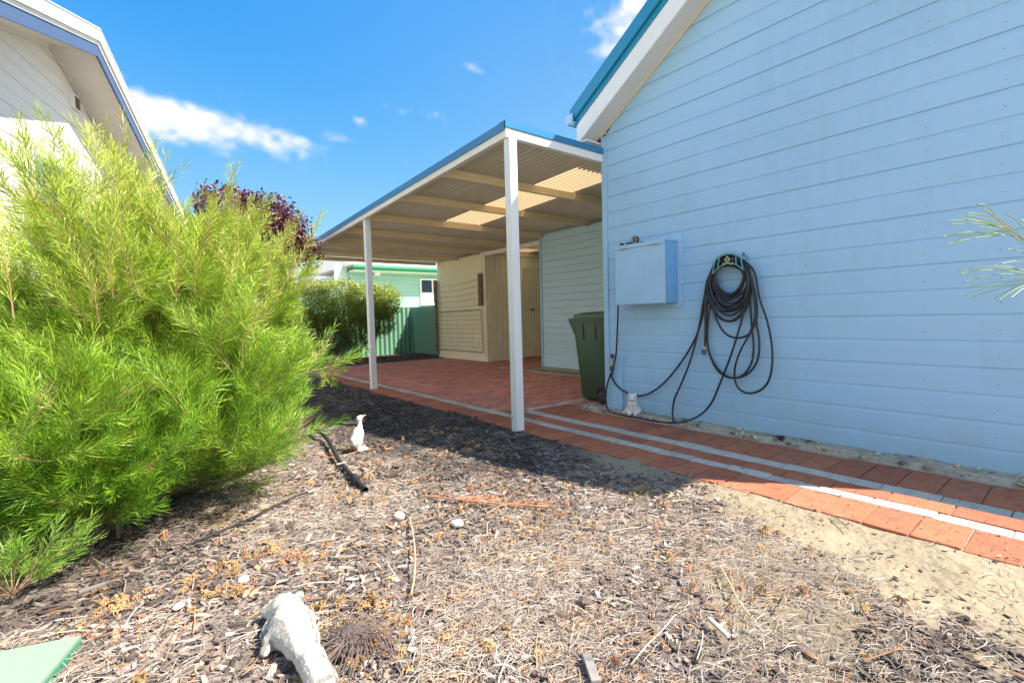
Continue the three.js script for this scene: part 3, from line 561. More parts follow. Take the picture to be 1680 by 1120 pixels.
{
  // upright duck or goose ornament: looks to the right and away
  const b = onG(589, 738, -.005), f = V(.95, 0, .1).normalize(), turnY = Math.atan2(-f.z, f.x);
  const place = (g) => g.scale(1.0, 1.08, 1.1).rotateY(turnY).translate(b.x, b.y, b.z);
  const duck = thing('duck_statue', 'white upright duck ornament standing in the mulch near the bush', 'statue', [b.x, b.y, b.z]);
  part('body', place(blob([[-.022, .075, 0, -.002, .125, 0, .052, .044], [-.002, .125, 0, .012, .172, 0, .038, .019], [.012, .172, 0, .012, .225, 0, .017, .015], [.010, .236, 0, .022, .242, 0, .021, .017], [-.04, .05, 0, -.075, .035, 0, .032, .012], [-.02, .085, .035, -.045, .06, .038, .022, .014], [-.02, .085, -.035, -.045, .06, -.038, .022, .014]], 64, .014, [-.13, -.01, -.09], [.10, .29, .09])), M.duck, duck, true);
  part('beak', place(toCreasedNormals(new THREE.ConeGeometry(.013, .05, 10).rotateZ(-Math.PI / 2 + .35).scale(.8, .8, 1.1).translate(.050, .252, 0), .5)), M.beak, duck);
  part('foot', [place(new RoundedBoxGeometry(.085, .016, .05, 2, .007).translate(.02, .008, .028)), place(new RoundedBoxGeometry(.085, .016, .05, 2, .007).translate(.02, .008, -.028))], mat(.80, .66, .5), duck);
  part('lower_tail', place(new THREE.SphereGeometry(.034, 14, 10).scale(1.5, .5, 1).translate(-.05, .03, 0)), mat(.34, .13, .05, { roughness: .8 }), duck);
}
{
  // the pale animal ornament lying in the mulch, its two ears towards the bush
  const A = onG(462, 1002), B = onG(505, 1125), f = A.clone().sub(B).setY(0).normalize(), mid = onG(478, 1040);
  const s = V(-f.z, 0, f.x), L = (x, y, z) => mid.clone().addScaledVector(f, x * .96).addScaledVector(s, z * .84).setY(y * .9);
  const cap = (a, b, ra, rb) => { const p = L(...a), q = L(...b); return [p.x, p.y, p.z, q.x, q.y, q.z, ra * .86, rb * .86]; };
  const o = thing('animal_ornament', 'weathered white animal ornament lying on the mulch in the foreground', 'statue', [mid.x, 0, mid.z]);
  const ear = .075;
  part('body', blob([cap([.10, .035, 0], [-.02, .04, 0], .062, .076), cap([-.02, .04, 0], [-.12, .04, .01], .076, .062), cap([-.12, .04, .01], [-.34, .03, .03], .05, .046), cap([.125, .03, -.005], [.14, .03, .0], .055, .05),
    cap([.165, .03, .062], [.175, .03, .068], .022, .020), cap([.15, .03, -.066], [.155, .03, -.07], .024, .022), cap([.04, .02, .07], [.03, .01, .085], .026, .02), cap([-.03, .02, -.08], [-.05, .005, -.10], .026, .018), cap([.06, .02, -.07], [.05, .005, -.09], .024, .016)], 80, .022, [mid.x - .34, -.08, mid.z - .30], [mid.x + .46, .3, mid.z + .52], .012), M.stone, o, true);
}

/* ------------------------------------------------------------------ pipes, lid and loose pieces in the garden */
{
  const p = thing('poly_pipe', 'black irrigation pipe lying on the mulch beside the duck ornament', 'pipe', [1.15, 0, -3.6]);
  const q = [[512, 702, .035], [526, 709, .05], [538, 722, .04], [548, 740, .03], [556, 755, .022], [568, 770, .016], [582, 785, .012], [600, 803, .008]].map(([x, y, h]) => onG(x, y, h));
  part('pipe', tube(q, .0155, 50, 10), M.rubber, p);
  part('joiner', [rod(onG(580, 781, .014), onG(586, 789, .014), .021, 12)], M.rubber, p);
  part('pipe_clip', [rod(onG(552, 762, .03), onG(568, 758, .03), .006)], M.galv, p);
  const d = thing('drip_line', 'thin dark drip hose running from under the bush across the mulch', 'hose', [.4, 0, -2.9]);
  part('hose', tube([[516, 804, .01], [490, 812, .014], [455, 828, .012], [400, 855, .012], [340, 880, .002], [300, 898, -.02]].map(([x, y, h]) => onG(x, y, h)), .0065, 60, 8), M.rubber, d);
  part('end_fitting', rod(onG(516, 804, .012), onG(504, 808, .013), .011, 10), M.steel, d);
  // pale green inspection lid
  const lid = thing('pit_lid', 'pale green pit lid half buried at the edge of the bed', 'pit lid', [-.3, 0, -2.0]);
  const e = [onG(132, 1042, .014), onG(20, 1064, .014), onG(-130, 1094, .014), onG(-60, 1230, .014), onG(62, 1125, .014)];
  part('top', prism(e.map((v) => [v.x, v.z]), (x, z, t) => V(x, t ? .014 : .004, z)), M.lid, lid);
  const cen = e.reduce((a, v) => a.add(v), V(0, 0, 0)).multiplyScalar(1 / 5);
  part('side', prism(e.map((v) => [lerp(cen.x, v.x, 1.006), lerp(cen.z, v.z, 1.006)]), (x, z, t) => V(x, t ? .0039 : -.06, z)), M.lidSide, lid);
  reseed(21);
  // single stones, bark lumps and sticks one can point at
  const stone = (px, py, r, m, label, name = 'stone', cat = 'stone') => {
    const c = onG(px, py, -.005), g = new THREE.IcosahedronGeometry(r, 2), P = g.attributes.position;
    for (let i = 0; i < P.count; i++) { const v = V(P.getX(i), P.getY(i), P.getZ(i)), k = .72 + .55 * fbm(v.x / r * 1.7 + px, v.y / r * 1.7 + v.z / r * 1.3 + py, 3, 5); P.setXYZ(i, v.x * k * 1.25, v.y * k * .7, v.z * k); }
    g.computeVertexNormals(); g.rotateY(px); g.translate(c.x, c.y + r * .35, c.z);
    const t = thing(name, label, cat, [c.x, c.y, c.z]); part('lump', g, m, t);
  };
  const barkM = mat(.16, .11, .09, { map: tStone, bumpMap: bStone, bumpScale: .01, roughness: 1 });
  stone(650, 766, .026, barkM, 'dark brown bark lump on the mulch right of the duck ornament', 'bark_lump', 'bark');
  stone(750, 861, .026, mat(.75, .68, .58, { map: tStone, roughness: 1 }), 'pale stone on the mulch in the middle of the bed');
  stone(655, 850, .030, mat(.55, .42, .33, { map: tStone, roughness: 1 }), 'brown pebble left of the pale stone in the middle bed');
  stone(575, 1062, .06, mat(.12, .085, .075, { map: tStone, bumpMap: bStone, bumpScale: .03, roughness: 1 }), 'dark clod of bark and roots beside the pale animal ornament', 'bark_clod', 'bark');
  { const c = onG(575, 1062), t = thing('root_fibre', 'tangle of dark dry root fibres on the bark clod beside the ornament', 'roots', [c.x, 0, c.z]), fl = []; for (let i = 0; i < 150; i++) { const a = rr(0, 6.28), r = .085 * Math.sqrt(rnd()), h = .052 * (1 - (r / .1) ** 2), p = V(c.x + Math.cos(a) * r * 1.2, h * .9, c.z + Math.sin(a) * r * 1.1), b = a + rr(-.8, .8), l = rr(.02, .05); fl.push(tube([p, p.clone().add(V(Math.cos(b) * l, .008, Math.sin(b) * l)), p.clone().add(V(Math.cos(b + .3) * l * 2, -l * .7, Math.sin(b + .3) * l * 2))], .0015, 5, 4)); } part('fibre', fl, mat(.17, .125, .105, { roughness: 1 }), t).userData.kind = 'stuff'; }
  stone(960, 990, .022, barkM, 'small dark bark lump left of the bare sand in the foreground', 'bark_lump', 'bark');
  stone(400, 953, .020, mat(.72, .70, .66, { map: tStone, roughness: 1 }), 'small white stone on the mulch above the animal ornament');
  stone(293, 997, .016, mat(.82, .78, .70, { map: tStone, roughness: 1 }), 'tiny white pebble left of the animal ornament');
  const plank = (a, b, w, m, name, label) => { const A = onG(...a), B = onG(...b), t = thing(name, label, 'wood', [A.x, 0, A.z]), d = B.clone().sub(A), l = d.length(); const g = new RoundedBoxGeometry(l, .012, w, 1, .003).rotateY(Math.atan2(-d.z, d.x)).translate((A.x + B.x) / 2, (A.y + B.y) / 2 + .008, (A.z + B.z) / 2); part('chip', g, m, t); };
  plank([962, 1078, .006], [978, 1122, .01], .028, mat(.26, .24, .22, { map: tStone, roughness: 1 }), 'wood_chip', 'grey flat wood chip pointing up at the bottom edge of the picture');
  plank([1163, 1016, .01], [1196, 1050, .004], .016, mat(.52, .44, .37, { map: tStone, roughness: 1 }), 'wood_chip', 'pale pinkish wood sliver on the mulch left of the dark bark');
  plank([172, 960, .006], [128, 975, .006], .018, mat(.20, .18, .165, { map: tStone, roughness: 1 }), 'wood_chip', 'grey stick of wood in the shade under the green bush');
  const twig = (pts, r, m, label) => { const q = pts.map(([x, y, h]) => onG(x, y, h)), t = thing('fallen_twig', label, 'twig', [q[0].x, 0, q[0].z]); part('stem', tube(q, r, 30, 5), m, t); return [t, q]; };
  const pale = mat(.62, .40, .24, { roughness: .9 }), red = mat(.50, .20, .10, { roughness: .9 });
  twig([[672, 848, .01], [678, 880, .016], [681, 915, .02], [679, 950, .012], [674, 976, .006]], .0035, pale, 'thin brown twig lying upright in the picture below the pebbles');
  twig([[1182, 930, .01], [1197, 955, .02], [1212, 985, .018], [1231, 1010, .006]], .003, pale, 'straight orange twig on the mulch below the bare sand');
  twig([[402, 745, .01], [440, 735, .05], [500, 742, .05], [552, 752, .02]], .004, red, 'reddish bent twig arching from the bush to the black pipe');
  const [t0, q0] = twig([[690, 812, .01], [740, 818, .015], [800, 824, .02], [850, 827, .016], [898, 832, .008]], .0035, red, 'rust coloured dead frond lying across the middle of the bed');
  const fr = []; const cf = curve(q0);
  for (let i = 0; i < 46; i++) { const a = cf.getPoint(rr(.05, 1)), b = a.clone().add(V(rr(.03, .10), rr(-.004, .016), rr(-.07, .05))); fr.push(rod(a, b, .0016, 4)); }
  part('leaflet', fr, red, t0);
  twig([[1035, 1090, .01], [1060, 1060, .025], [1085, 1035, .02], [1108, 1008, .01]], .0022, mat(.72, .56, .36), 'thin straw coloured stalk on the mulch at the bottom of the picture');
}

/* ------------------------------------------------------------------ mulch, straw and dead flowers */
const m4 = new THREE.Matrix4(), qq = new THREE.Quaternion(), ee = new THREE.Euler();
function scatter(name, label, category, geos, material, n, place, color) {
  const list = Array.isArray(geos) ? geos : [geos];
  const o = new THREE.Group(); o.name = name; tag(o, label, category); o.userData.kind = 'stuff'; scene.add(o);
  list.forEach((g, k) => {
    const im = new THREE.InstancedMesh(g, material, Math.floor(n / list.length)); let i = 0, guard = 0;
    while (i < im.count && guard++ < n * 40) { const t = place(); if (!t) continue; m4.compose(t.p, qq.setFromEuler(t.e), t.s); im.setMatrixAt(i, m4); im.setColorAt(i, color(t)); i++; }
    im.count = i; im.name = 'piece'; im.userData.kind = 'stuff'; im.castShadow = im.receiveShadow = true; o.add(im);
  });
  return o;
}
// spread over the visible bed, denser close by; keep(s) thins by sandiness
function spot(keep, far = 1) {
  let x, z;
  if (rnd() < .62 * far) { x = rr(-.9, 2.70); z = rr(-3.4, .2); } else { x = rr(-1.6, 2.72); z = rr(-8.5, -3.0); }
  if (-z < .25 * x - .4) return null;
  const s = sandiness(x, z); if (rnd() > keep(s, x, z)) return null;
  return [x, z];
}
{
  reseed(101);
  const fibre = (n, L, w, spread) => { const p = [], nn = [];
    for (let i = 0; i < n; i++) {
      const a = rr(0, 6.283), cx = rr(-spread, spread), cz = rr(-spread, spread), l = L * rr(.45, 1.2), bend = rr(-.9, .9) * (rnd() < .2 ? .8 : .22), ww = w * rr(.6, 1.3), y = rr(0, .012), lift = rr(-.004, .014);
      let pr = null;
      for (let k = 0; k <= 3; k++) { const t = k / 3 - .5, b = a + bend * t, X = cx + Math.cos(b) * l * t, Z = cz + Math.sin(b) * l * t, Y = y + lift * (t + .5) + .006 * Math.sin((t + .5) * 3.14), sx = -Math.sin(b) * ww, sz = Math.cos(b) * ww;
        const cur = [V(X - sx, Y, Z - sz), V(X, Y + ww * .9, Z), V(X + sx, Y, Z + sz)];
        if (pr) for (const [u, v, c, d] of [[pr[0], pr[1], cur[1], cur[0]], [pr[1], pr[2], cur[2], cur[1]]]) { for (const q of [u, v, c, u, c, d]) p.push(q.x, q.y, q.z); }
        pr = cur; }
    }
    const g = new THREE.BufferGeometry(); g.setAttribute('position', new THREE.Float32BufferAttribute(p, 3)); g.computeVertexNormals(); return g; };
  const rough = (r, g, b) => new THREE.MeshStandardMaterial({ color: C(r, g, b), roughness: .95, side: THREE.DoubleSide });
  const straws = [0, 1, 2, 3].map(() => fibre(9, .066, .0011, .07));
  scatter('straw_mulch', 'pale dry straw and needles strewn over the garden bed', 'straw', straws, rough(1, 1, 1), 7400, () => {
    const q = spot((s, x, z) => (1 - .93 * s) * (.18 + .82 * sstep(.44, .64, fbm(x * 1.9, z * 1.9, 3, 111))) * (1 - .78 * shadeAndBark(x, z)) * (.30 + .70 * sstep(-2.3, -1.5, z - .5 * x + .3))); if (!q) return null;
    return { p: V(q[0], gardenY(...q) + .003, q[1]), e: ee.set(rr(-.08, .08), rr(0, 6.28), rr(-.08, .08)).clone(), s: V(1, rr(.6, 1.3), 1).multiplyScalar(rr(.55, 1.05)) };
  }, () => { const k = rr(.55, 1.15), w = rnd(); return w < .5 ? C(.50 * k, .42 * k, .35 * k) : w < .93 ? C(.38 * k, .29 * k, .22 * k) : C(.52 * k, .28 * k, .12 * k); });
  const sticks = [0, 1].map(() => fibre(1, .17, .0022, .005));
  scatter('twig_litter', 'brown and pale twigs lying about on the garden bed', 'twigs', sticks, rough(1, 1, 1), 900, () => {
    const q = spot((s) => 1 - .8 * s); if (!q) return null;
    return { p: V(q[0], gardenY(...q) + .008, q[1]), e: ee.set(rr(-.06, .06), rr(0, 6.28), rr(-.06, .06)).clone(), s: V(1, 1, 1).multiplyScalar(rr(.4, 1.2)), x: q[0], z: q[1] };
  }, (t) => { const k = rr(.6, 1.2) * (1 - .5 * shadeAndBark(t.x, t.z)), w = rnd(); return w < .4 ? C(.56 * k, .46 * k, .36 * k) : w < .8 ? C(.24 * k, .15 * k, .10 * k) : C(.45 * k, .22 * k, .10 * k); });
  const chipG = [0, 1, 2, 3].map((i) => { const g = new THREE.BoxGeometry(1, .22, .34, 3, 1, 1), P = g.attributes.position; for (let k = 0; k < P.count; k++) { const t = P.getX(k) * 2; P.setXYZ(k, P.getX(k), P.getY(k) * (1 - .5 * t * t) + .1 * hash(k, i, 3), P.getZ(k) * (1 - .45 * t * t * (i ? 1 : .3)) + .08 * (hash(k, i, 9) - .5)); } const gg = g.toNonIndexed(); gg.computeVertexNormals(); return gg; });
  scatter('bark_mulch', 'dark bark and wood chips covering the garden bed', 'bark mulch', chipG, rough(1, 1, 1), 84000, () => {
    const q = spot((s, x, z) => (1 - .80 * s) * (.4 + .6 * sstep(.3, .6, fbm(x * 2 + 5, z * 2, 3, 121)))); if (!q) return null; const L = (Math.pow(rnd(), 2.8) * .052 + .0075) * (sandiness(...q) > .5 ? .45 : 1);
    return { p: V(q[0], gardenY(...q) + rr(0, .009), q[1]), e: ee.set(rr(-.35, .35), rr(0, 6.28), rr(-.3, .3)).clone(), s: V(L, L * rr(.4, .8), L * rr(.5, 1.1)), x: q[0], z: q[1] };
  }, (t) => { const dark = 1 - .55 * shadeAndBark(t.x, t.z), k = rr(.5, 1.35) * dark, w = rnd(); return w < .54 ? C(.12 * k, .09 * k, .08 * k) : w < .78 ? C(.34 * k, .255 * k, .20 * k) : w < .94 ? C(.37 * k, .32 * k, .28 * k) : C(.50 * k, .27 * k, .15 * k); });  // chips carry the same painted shade and bark tone
  // dead orange flower heads in small heaps
  const curl = fibre(14, .03, .0034, .022);
  const heaps = []; for (let i = 0; i < 150; i++) { const x = rr(-.7, 2.3), z = rr(-4.2, -.4); heaps.push([x, z, rr(.03, .12)]); }
  for (const [px, py] of [[150, 1010], [600, 1000], [430, 900], [500, 905], [1050, 800], [380, 965], [640, 1030], [560, 1080], [180, 985], [330, 940]]) { const c = onG(px, py); for (let k = 0; k < 4; k++) heaps.push([c.x + rr(-.05, .05), c.z + rr(-.05, .05), .06]); }
  scatter('dead_flowers', 'small heaps of dry orange flower litter scattered on the garden bed', 'dead flowers', curl, rough(1, 1, 1), 850, () => {
    const h = pick(heaps), a = rr(0, 6.28), r = h[2] * Math.sqrt(rnd()), x = h[0] + Math.cos(a) * r * 1.6, z = h[1] + Math.sin(a) * r; if (x > 2.62 || rnd() < sandiness(x, z) * .85) return null;
    return { p: V(x, gardenY(x, z) + .005, z), e: ee.set(rr(-.3, .3), rr(0, 6.28), rr(-.3, .3)).clone(), s: V(1, rr(1, 2.2), 1).multiplyScalar(rr(.35, .8)) };
  }, () => { const k = rr(.6, 1.1), w = rnd(); return w < .7 ? C(.46 * k, .29 * k, .13 * k) : C(.40 * k, .21 * k, .11 * k); });
  const pebble = [0, 1].map((i) => { const g = new THREE.IcosahedronGeometry(1, 1), P = g.attributes.position; for (let k = 0; k < P.count; k++) { const f = .7 + .5 * hash(Math.round(P.getX(k) * 50), Math.round(P.getY(k) * 50) + Math.round(P.getZ(k) * 90), i); P.setXYZ(k, P.getX(k) * f * 1.3, P.getY(k) * f * .6, P.getZ(k) * f); } g.computeVertexNormals(); return g; });
  scatter('mortar_rubble', 'crumbs of cream mortar and grit along the foot of the blue wall', 'rubble', pebble, rough(1, 1, 1), 620, () => {
    const z = rr(-3.6, .25), x = 3.925 - Math.pow(rnd(), 1.4) * .14, r = Math.pow(rnd(), 3) * .018 + .004;
    return { p: V(x, .012 + .03 * clamp((x - 3.76) / .16) + r * .2, z), e: ee.set(rr(-.4, .4), rr(0, 6), rr(-.4, .4)).clone(), s: V(r, r, r) };
  }, () => { const k = rr(.5, 1.2), w = rnd(); return w < .5 ? C(.52 * k, .45 * k, .34 * k) : w < .8 ? C(.58 * k, .44 * k, .20 * k) : C(.22 * k, .19 * k, .16 * k); });
  scatter('path_litter', 'stray bark chips and grit blown onto the red paving', 'litter', chipG, rough(1, 1, 1), 420, () => {
    const x = rnd() < .6 ? rr(2.69, 3.1) : rr(2.69, 3.75), z = rr(-5.5, .25), L = rr(.005, .022);
    return { p: V(x, .004, z), e: ee.set(rr(-.1, .1), rr(0, 6.28), rr(-.1, .1)).clone(), s: V(L, L * .4, L * .8) };
  }, () => { const k = rr(.5, 1.2), w = rnd(); return w < .6 ? C(.14 * k, .10 * k, .08 * k) : C(.45 * k, .36 * k, .25 * k); });
  // back strip of mulch
  scatter('back_bark_mulch', 'dark bark mulch along the foot of the green fence', 'bark mulch', chipG, rough(1, 1, 1), 5000, () => {
    const x = rr(2.4, 7), z = rr(-13.3, -11.0), L = rr(.02, .07); return { p: V(x, -.008 + rr(0, .02), z), e: ee.set(rr(-.3, .3), rr(0, 6.28), rr(-.3, .3)).clone(), s: V(L, L * .6, L) };
  }, () => { const k = rr(.5, 1.3), w = rnd(); return w < .7 ? C(.12 * k, .085 * k, .07 * k) : C(.32 * k, .2 * k, .12 * k); });
}

/* ------------------------------------------------------------------ foliage */
const leafMat = (rough = .55, tr = .3) => new THREE.MeshPhysicalMaterial({ color: C(1, 1, 1), roughness: rough, side: THREE.DoubleSide, transmission: tr, thickness: 0 });
// a sprig: a thin stem along +y with needles pointing forward
function needleSprig(n, L, len, w, open = .75) {
  const p = [], blade = (a, d, l, ww, up) => {
    const s = d.clone().cross(up).normalize().multiplyScalar(ww), m = a.clone().addScaledVector(d, l * .5).addScaledVector(up, l * .05), e = a.clone().addScaledVector(d, l).addScaledVector(V(0, 1, 0), l * .10);
    for (const q of [a, m.clone().sub(s), m.clone().add(s), m.clone().sub(s), e, m.clone().add(s)]) p.push(q.x, q.y, q.z);
  };
  for (let i = 0; i < n; i++) {
    const t = (i + rnd()) / n, az = i * 2.4 + rr(-.4, .4), op = open * rr(.75, 1.2) * lerp(1, .45, t * t), d = V(Math.sin(op) * Math.cos(az), Math.cos(op), Math.sin(op) * Math.sin(az));
    blade(V(0, t * L, 0), d, len * rr(.7, 1.15) * lerp(1, .75, t), w * rr(.8, 1.2), V(rr(-1, 1), rr(-.2, 1), rr(-1, 1)).normalize());
  }
  for (let k = 0; k < 2; k++) { const s = k ? V(.0011, 0, 0) : V(0, 0, .0011); for (const q of [s.clone().negate(), s, V(0, L, 0)]) p.push(q.x, q.y, q.z); }
  const g = new THREE.BufferGeometry(); g.setAttribute('position', new THREE.Float32BufferAttribute(p, 3)); g.computeVertexNormals(); return g;
}
function instances(name, geos, material, list, parent, base) {
  geos.forEach((g, k) => {
    const mine = list.filter((_, i) => i % geos.length === k), im = new THREE.InstancedMesh(g, material, mine.length);
    mine.forEach((t, i) => { qq.setFromUnitVectors(V(0, 1, 0), t.d); const sp = new THREE.Quaternion().setFromAxisAngle(V(0, 1, 0), t.spin ?? 0); m4.compose(t.p.clone().sub(base), qq.clone().multiply(sp), V(t.s, t.s, t.s)); im.setMatrixAt(i, m4); im.setColorAt(i, t.c); });
    im.name = name; im.userData.kind = 'stuff'; im.castShadow = im.receiveShadow = true; parent.add(im);
  });
}
function needleBush(base, label, K, HK, seed0, counts, wisps) {
  // the big needle-leaved bush: stems fan out from the foot, side shoots carry sprigs
  reseed(seed0);
  const bush = thing('needle_bush', label, 'bush', [base.x, 0, base.z]);
  const sprigs = [], stems = [], shoots = [];
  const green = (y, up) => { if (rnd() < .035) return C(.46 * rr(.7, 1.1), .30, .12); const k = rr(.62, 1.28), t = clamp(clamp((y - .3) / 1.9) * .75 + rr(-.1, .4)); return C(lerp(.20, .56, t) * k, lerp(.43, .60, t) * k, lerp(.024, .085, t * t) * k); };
  function shoot(a, d, len, r, depth) {
    const pts = [a.clone()], dir = d.clone(), n = 5; let p = a.clone();
    for (let i = 0; i < n; i++) { dir.addScaledVector(V(rr(-1, 1), rr(-.4, .9), rr(-1, 1)), .16).normalize(); p = p.clone().addScaledVector(dir, len / n); if (p.y < .05) { p.y = .05; dir.y = Math.abs(dir.y) * .3; } pts.push(p); }
    (depth ? shoots : stems).push(taper(pts, r, depth ? .0008 : .0016, depth ? 6 : 12, depth ? 4 : 6));
    const c = curve(pts);
    if (depth < 2) { const k = depth ? 5 : 14; for (let i = 0; i < k; i++) { const t = lerp(depth ? .15 : .22, 1, (i + rnd()) / k), q = c.getPoint(t), tg = c.getTangent(t), side = V(rr(-1, 1), rr(-.35, .95), rr(-1, 1)).normalize(); shoot(q, tg.multiplyScalar(.75).add(side).normalize(), (depth ? .26 : .52) * Math.sqrt(K) * rr(.6, 1.25) * lerp(1.1, .7, t), depth ? .0016 : .0032, depth + 1); } }
    if (depth) { const k = depth === 1 ? 7 : 6; for (let i = 0; i < k; i++) { const t = (i + .6 + rnd() * .4) / k, q = c.getPoint(Math.min(1, t)), tg = c.getTangent(Math.min(1, t)); sprigs.push({ p: q, d: tg.add(V(rr(-1, 1), rr(-.3, 1.1), rr(-1, 1)).multiplyScalar(.5)).normalize(), s: rr(.75, 1.25), spin: rr(0, 6), c: green(q.y) }); } }
  }
  for (let i = 0; i < counts; i++) {
    const a = i * 2.399 + rr(-.3, .3), lean = i < 12 ? rr(.05, .42) : i < 25 ? rr(.45, .95) : rr(1.0, 1.42);
    const d = V(Math.sin(lean) * Math.cos(a), Math.cos(lean), Math.sin(lean) * Math.sin(a));
    const side = Math.sin(lean) * Math.cos(a), len = (i < 12 ? rr(1.35, 1.85) : i < 25 ? rr(.95, 1.3) : rr(.75, 1.05)) * (side > .3 && i >= 12 ? .88 : 1) * (i < 12 ? HK : K);
    shoot(base.clone().add(V(rr(-.12, .12), 0, rr(-.12, .12))), d, len, rr(.008, .014), 0);
  }
  for (let i = 0; i < wisps; i++) {          // thin leaders that stand out of the crown
    const a = rr(0, 6.28), r = Math.sqrt(rnd()) * .95 * K, q = V(base.x + Math.cos(a) * r, 0, base.z + Math.sin(a) * r); q.y = (lerp(1.75, 1.2, r / .95 / K) + rr(-.1, .1)) * HK;
    const d = V(Math.cos(a) * r * .5 + rr(-.25, .25), 1, Math.sin(a) * r * .5 + rr(-.25, .25)).normalize(), L = rr(.35, .62), p = [q, q.clone().addScaledVector(d, L * .5).add(V(rr(-.03, .03), 0, rr(-.03, .03))), q.clone().addScaledVector(d, L)];
    shoots.push(taper(p, .0028, .0008, 6, 4)); const c = curve(p);
    for (let k = 0; k < 9; k++) { const t = .1 + .1 * k, tg = c.getTangent(t); sprigs.push({ p: c.getPoint(t), d: tg.add(V(rr(-1, 1), rr(-.2, .6), rr(-1, 1)).multiplyScalar(.35)).normalize(), s: rr(.6, 1.0), spin: rr(0, 6), c: green(2.6) }); }
  }
  part('stem', stems, M.bark, bush); part('shoot', shoots, M.barkRed, bush).userData.kind = 'stuff';
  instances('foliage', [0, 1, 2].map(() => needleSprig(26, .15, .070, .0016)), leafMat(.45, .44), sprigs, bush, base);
}
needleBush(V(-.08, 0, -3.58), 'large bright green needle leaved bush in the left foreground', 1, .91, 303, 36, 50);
needleBush(V(.66, 0, -4.95), 'narrower needle leaved bush right behind the large one, before the plum tree', .56, 1.0, 333, 22, 26);
needleBush(V(-.22, 0, -3.02), 'low small needle leaved bush at the front foot of the large one', .36, .36, 355, 16, 0);
{
  // low plant at the left edge
  reseed(404);
  const base = onG(20, 985); base.y = 0;
  const pl = thing('low_needle_plant', 'low green needle plant at the left edge above the pale green lid', 'plant', [base.x, 0, base.z]);
  const sp = [], st = [];
  for (let i = 0; i < 16; i++) { const a = i * 2.4, l = rr(.6, 1.4), d = V(Math.sin(l) * Math.cos(a), Math.cos(l), Math.sin(l) * Math.sin(a)), p = [0, .4, .8, 1].map((t) => base.clone().addScaledVector(d, t * rr(.18, .26)).setY(.02 + d.y * t * .22)); st.push(tube(p, .002, 6, 4)); for (let k = 0; k < 9; k++) { const q = curve(p).getPoint(rr(.2, 1)); sp.push({ p: q, d: d.clone().add(V(rr(-.6, .6), rr(-.2, .7), rr(-.6, .6))).normalize(), s: rr(.7, 1.1), spin: rr(0, 6), c: C(.20 * rr(.8, 1.2), .32 * rr(.8, 1.2), .04) }); } }
  part('stem', st, M.barkRed, pl); instances('foliage', [needleSprig(20, .11, .06, .002)], leafMat(.5, .3), sp, pl, base);
}
{
  // a shoot reaching in from a shrub beyond the right edge
  reseed(505);
  const base = V(1.82, 0, .30), sh = thing('overhanging_shoot', 'green needle leaved shoots reaching in at the right edge before the blue wall', 'plant', [base.x, 0, base.z]);
  const dpt = (px, py, l) => ray(px, py).normalize().multiplyScalar(l).add(camera.position);
  const stems = [], q = [];
  const needle = (a, b, r = .0011) => { const m = a.clone().lerp(b, .55).add(V(0, rr(.002, .012), 0)); q.push(tube([a, m, b], r, 6, 5)); };
  const s1 = [base, V(1.85, .6, .22), dpt(1735, 440, 1.68), dpt(1680, 394, 1.62), dpt(1640, 362, 1.6), dpt(1612, 342, 1.6)], s2 = [V(1.85, .6, .22), dpt(1780, 500, 1.72), dpt(1720, 462, 1.66), dpt(1690, 446, 1.62)];
  stems.push(taper(s1, .005, .0012, 40, 6), taper(s2, .004, .0012, 24, 6));
  for (const [x0, y0, x1, y1] of [[1640, 360, 1605, 334], [1650, 372, 1585, 352], [1660, 378, 1575, 358], [1655, 374, 1562, 368], [1655, 376, 1555, 362], [1640, 383, 1548, 388], [1640, 384, 1552, 402], [1650, 385, 1556, 400], [1625, 355, 1588, 350], [1660, 380, 1600, 386], [1680, 400, 1610, 362], [1690, 402, 1630, 352], [1700, 398, 1650, 348], [1672, 392, 1606, 372], [1690, 445, 1570, 444], [1695, 450, 1578, 448], [1700, 452, 1585, 462], [1700, 455, 1592, 470], [1702, 456, 1575, 486], [1700, 458, 1592, 488], [1700, 460, 1632, 490], [1698, 462, 1640, 492], [1690, 448, 1632, 436], [1700, 440, 1645, 432], [1690, 420, 1654, 409], [1710, 470, 1660, 488], [1700, 375, 1676, 362]])
    needle(dpt(x0, y0, 1.63), dpt(x1, y1, 1.58 + rr(-.04, .04)));
  part('stem', stems, M.barkRed, sh); part('leaf', q, mat(.24, .34, .10, { roughness: .4 }), sh).userData.kind = 'stuff';
}
// broad-leaved crowns: leaf clumps on a wobbly ellipsoid
function leafClump(n, R, L, W) {
  const p = [];
  for (let i = 0; i < n; i++) {
    const c = V(rr(-1, 1), rr(-1, 1), rr(-1, 1)).multiplyScalar(R), d = V(rr(-1, 1), rr(-.6, .8), rr(-1, 1)).normalize(), s = d.clone().cross(V(rr(-1, 1), rr(-.3, 1), rr(-1, 1))).normalize(), l = L * rr(.7, 1.2), w = W * rr(.8, 1.2), up = s.clone().cross(d).multiplyScalar(l * .12);
    const a = c, e = c.clone().addScaledVector(d, l), m = c.clone().addScaledVector(d, l * .45).add(up), m1 = m.clone().addScaledVector(s, w), m2 = m.clone().addScaledVector(s, -w).sub(up);
    for (const q of [a, m2, m, a, m, m1, m2, e, m, m, e, m1]) p.push(q.x, q.y, q.z);
  }
  const g = new THREE.BufferGeometry(); g.setAttribute('position', new THREE.Float32BufferAttribute(p, 3)); g.computeVertexNormals(); return g;
}
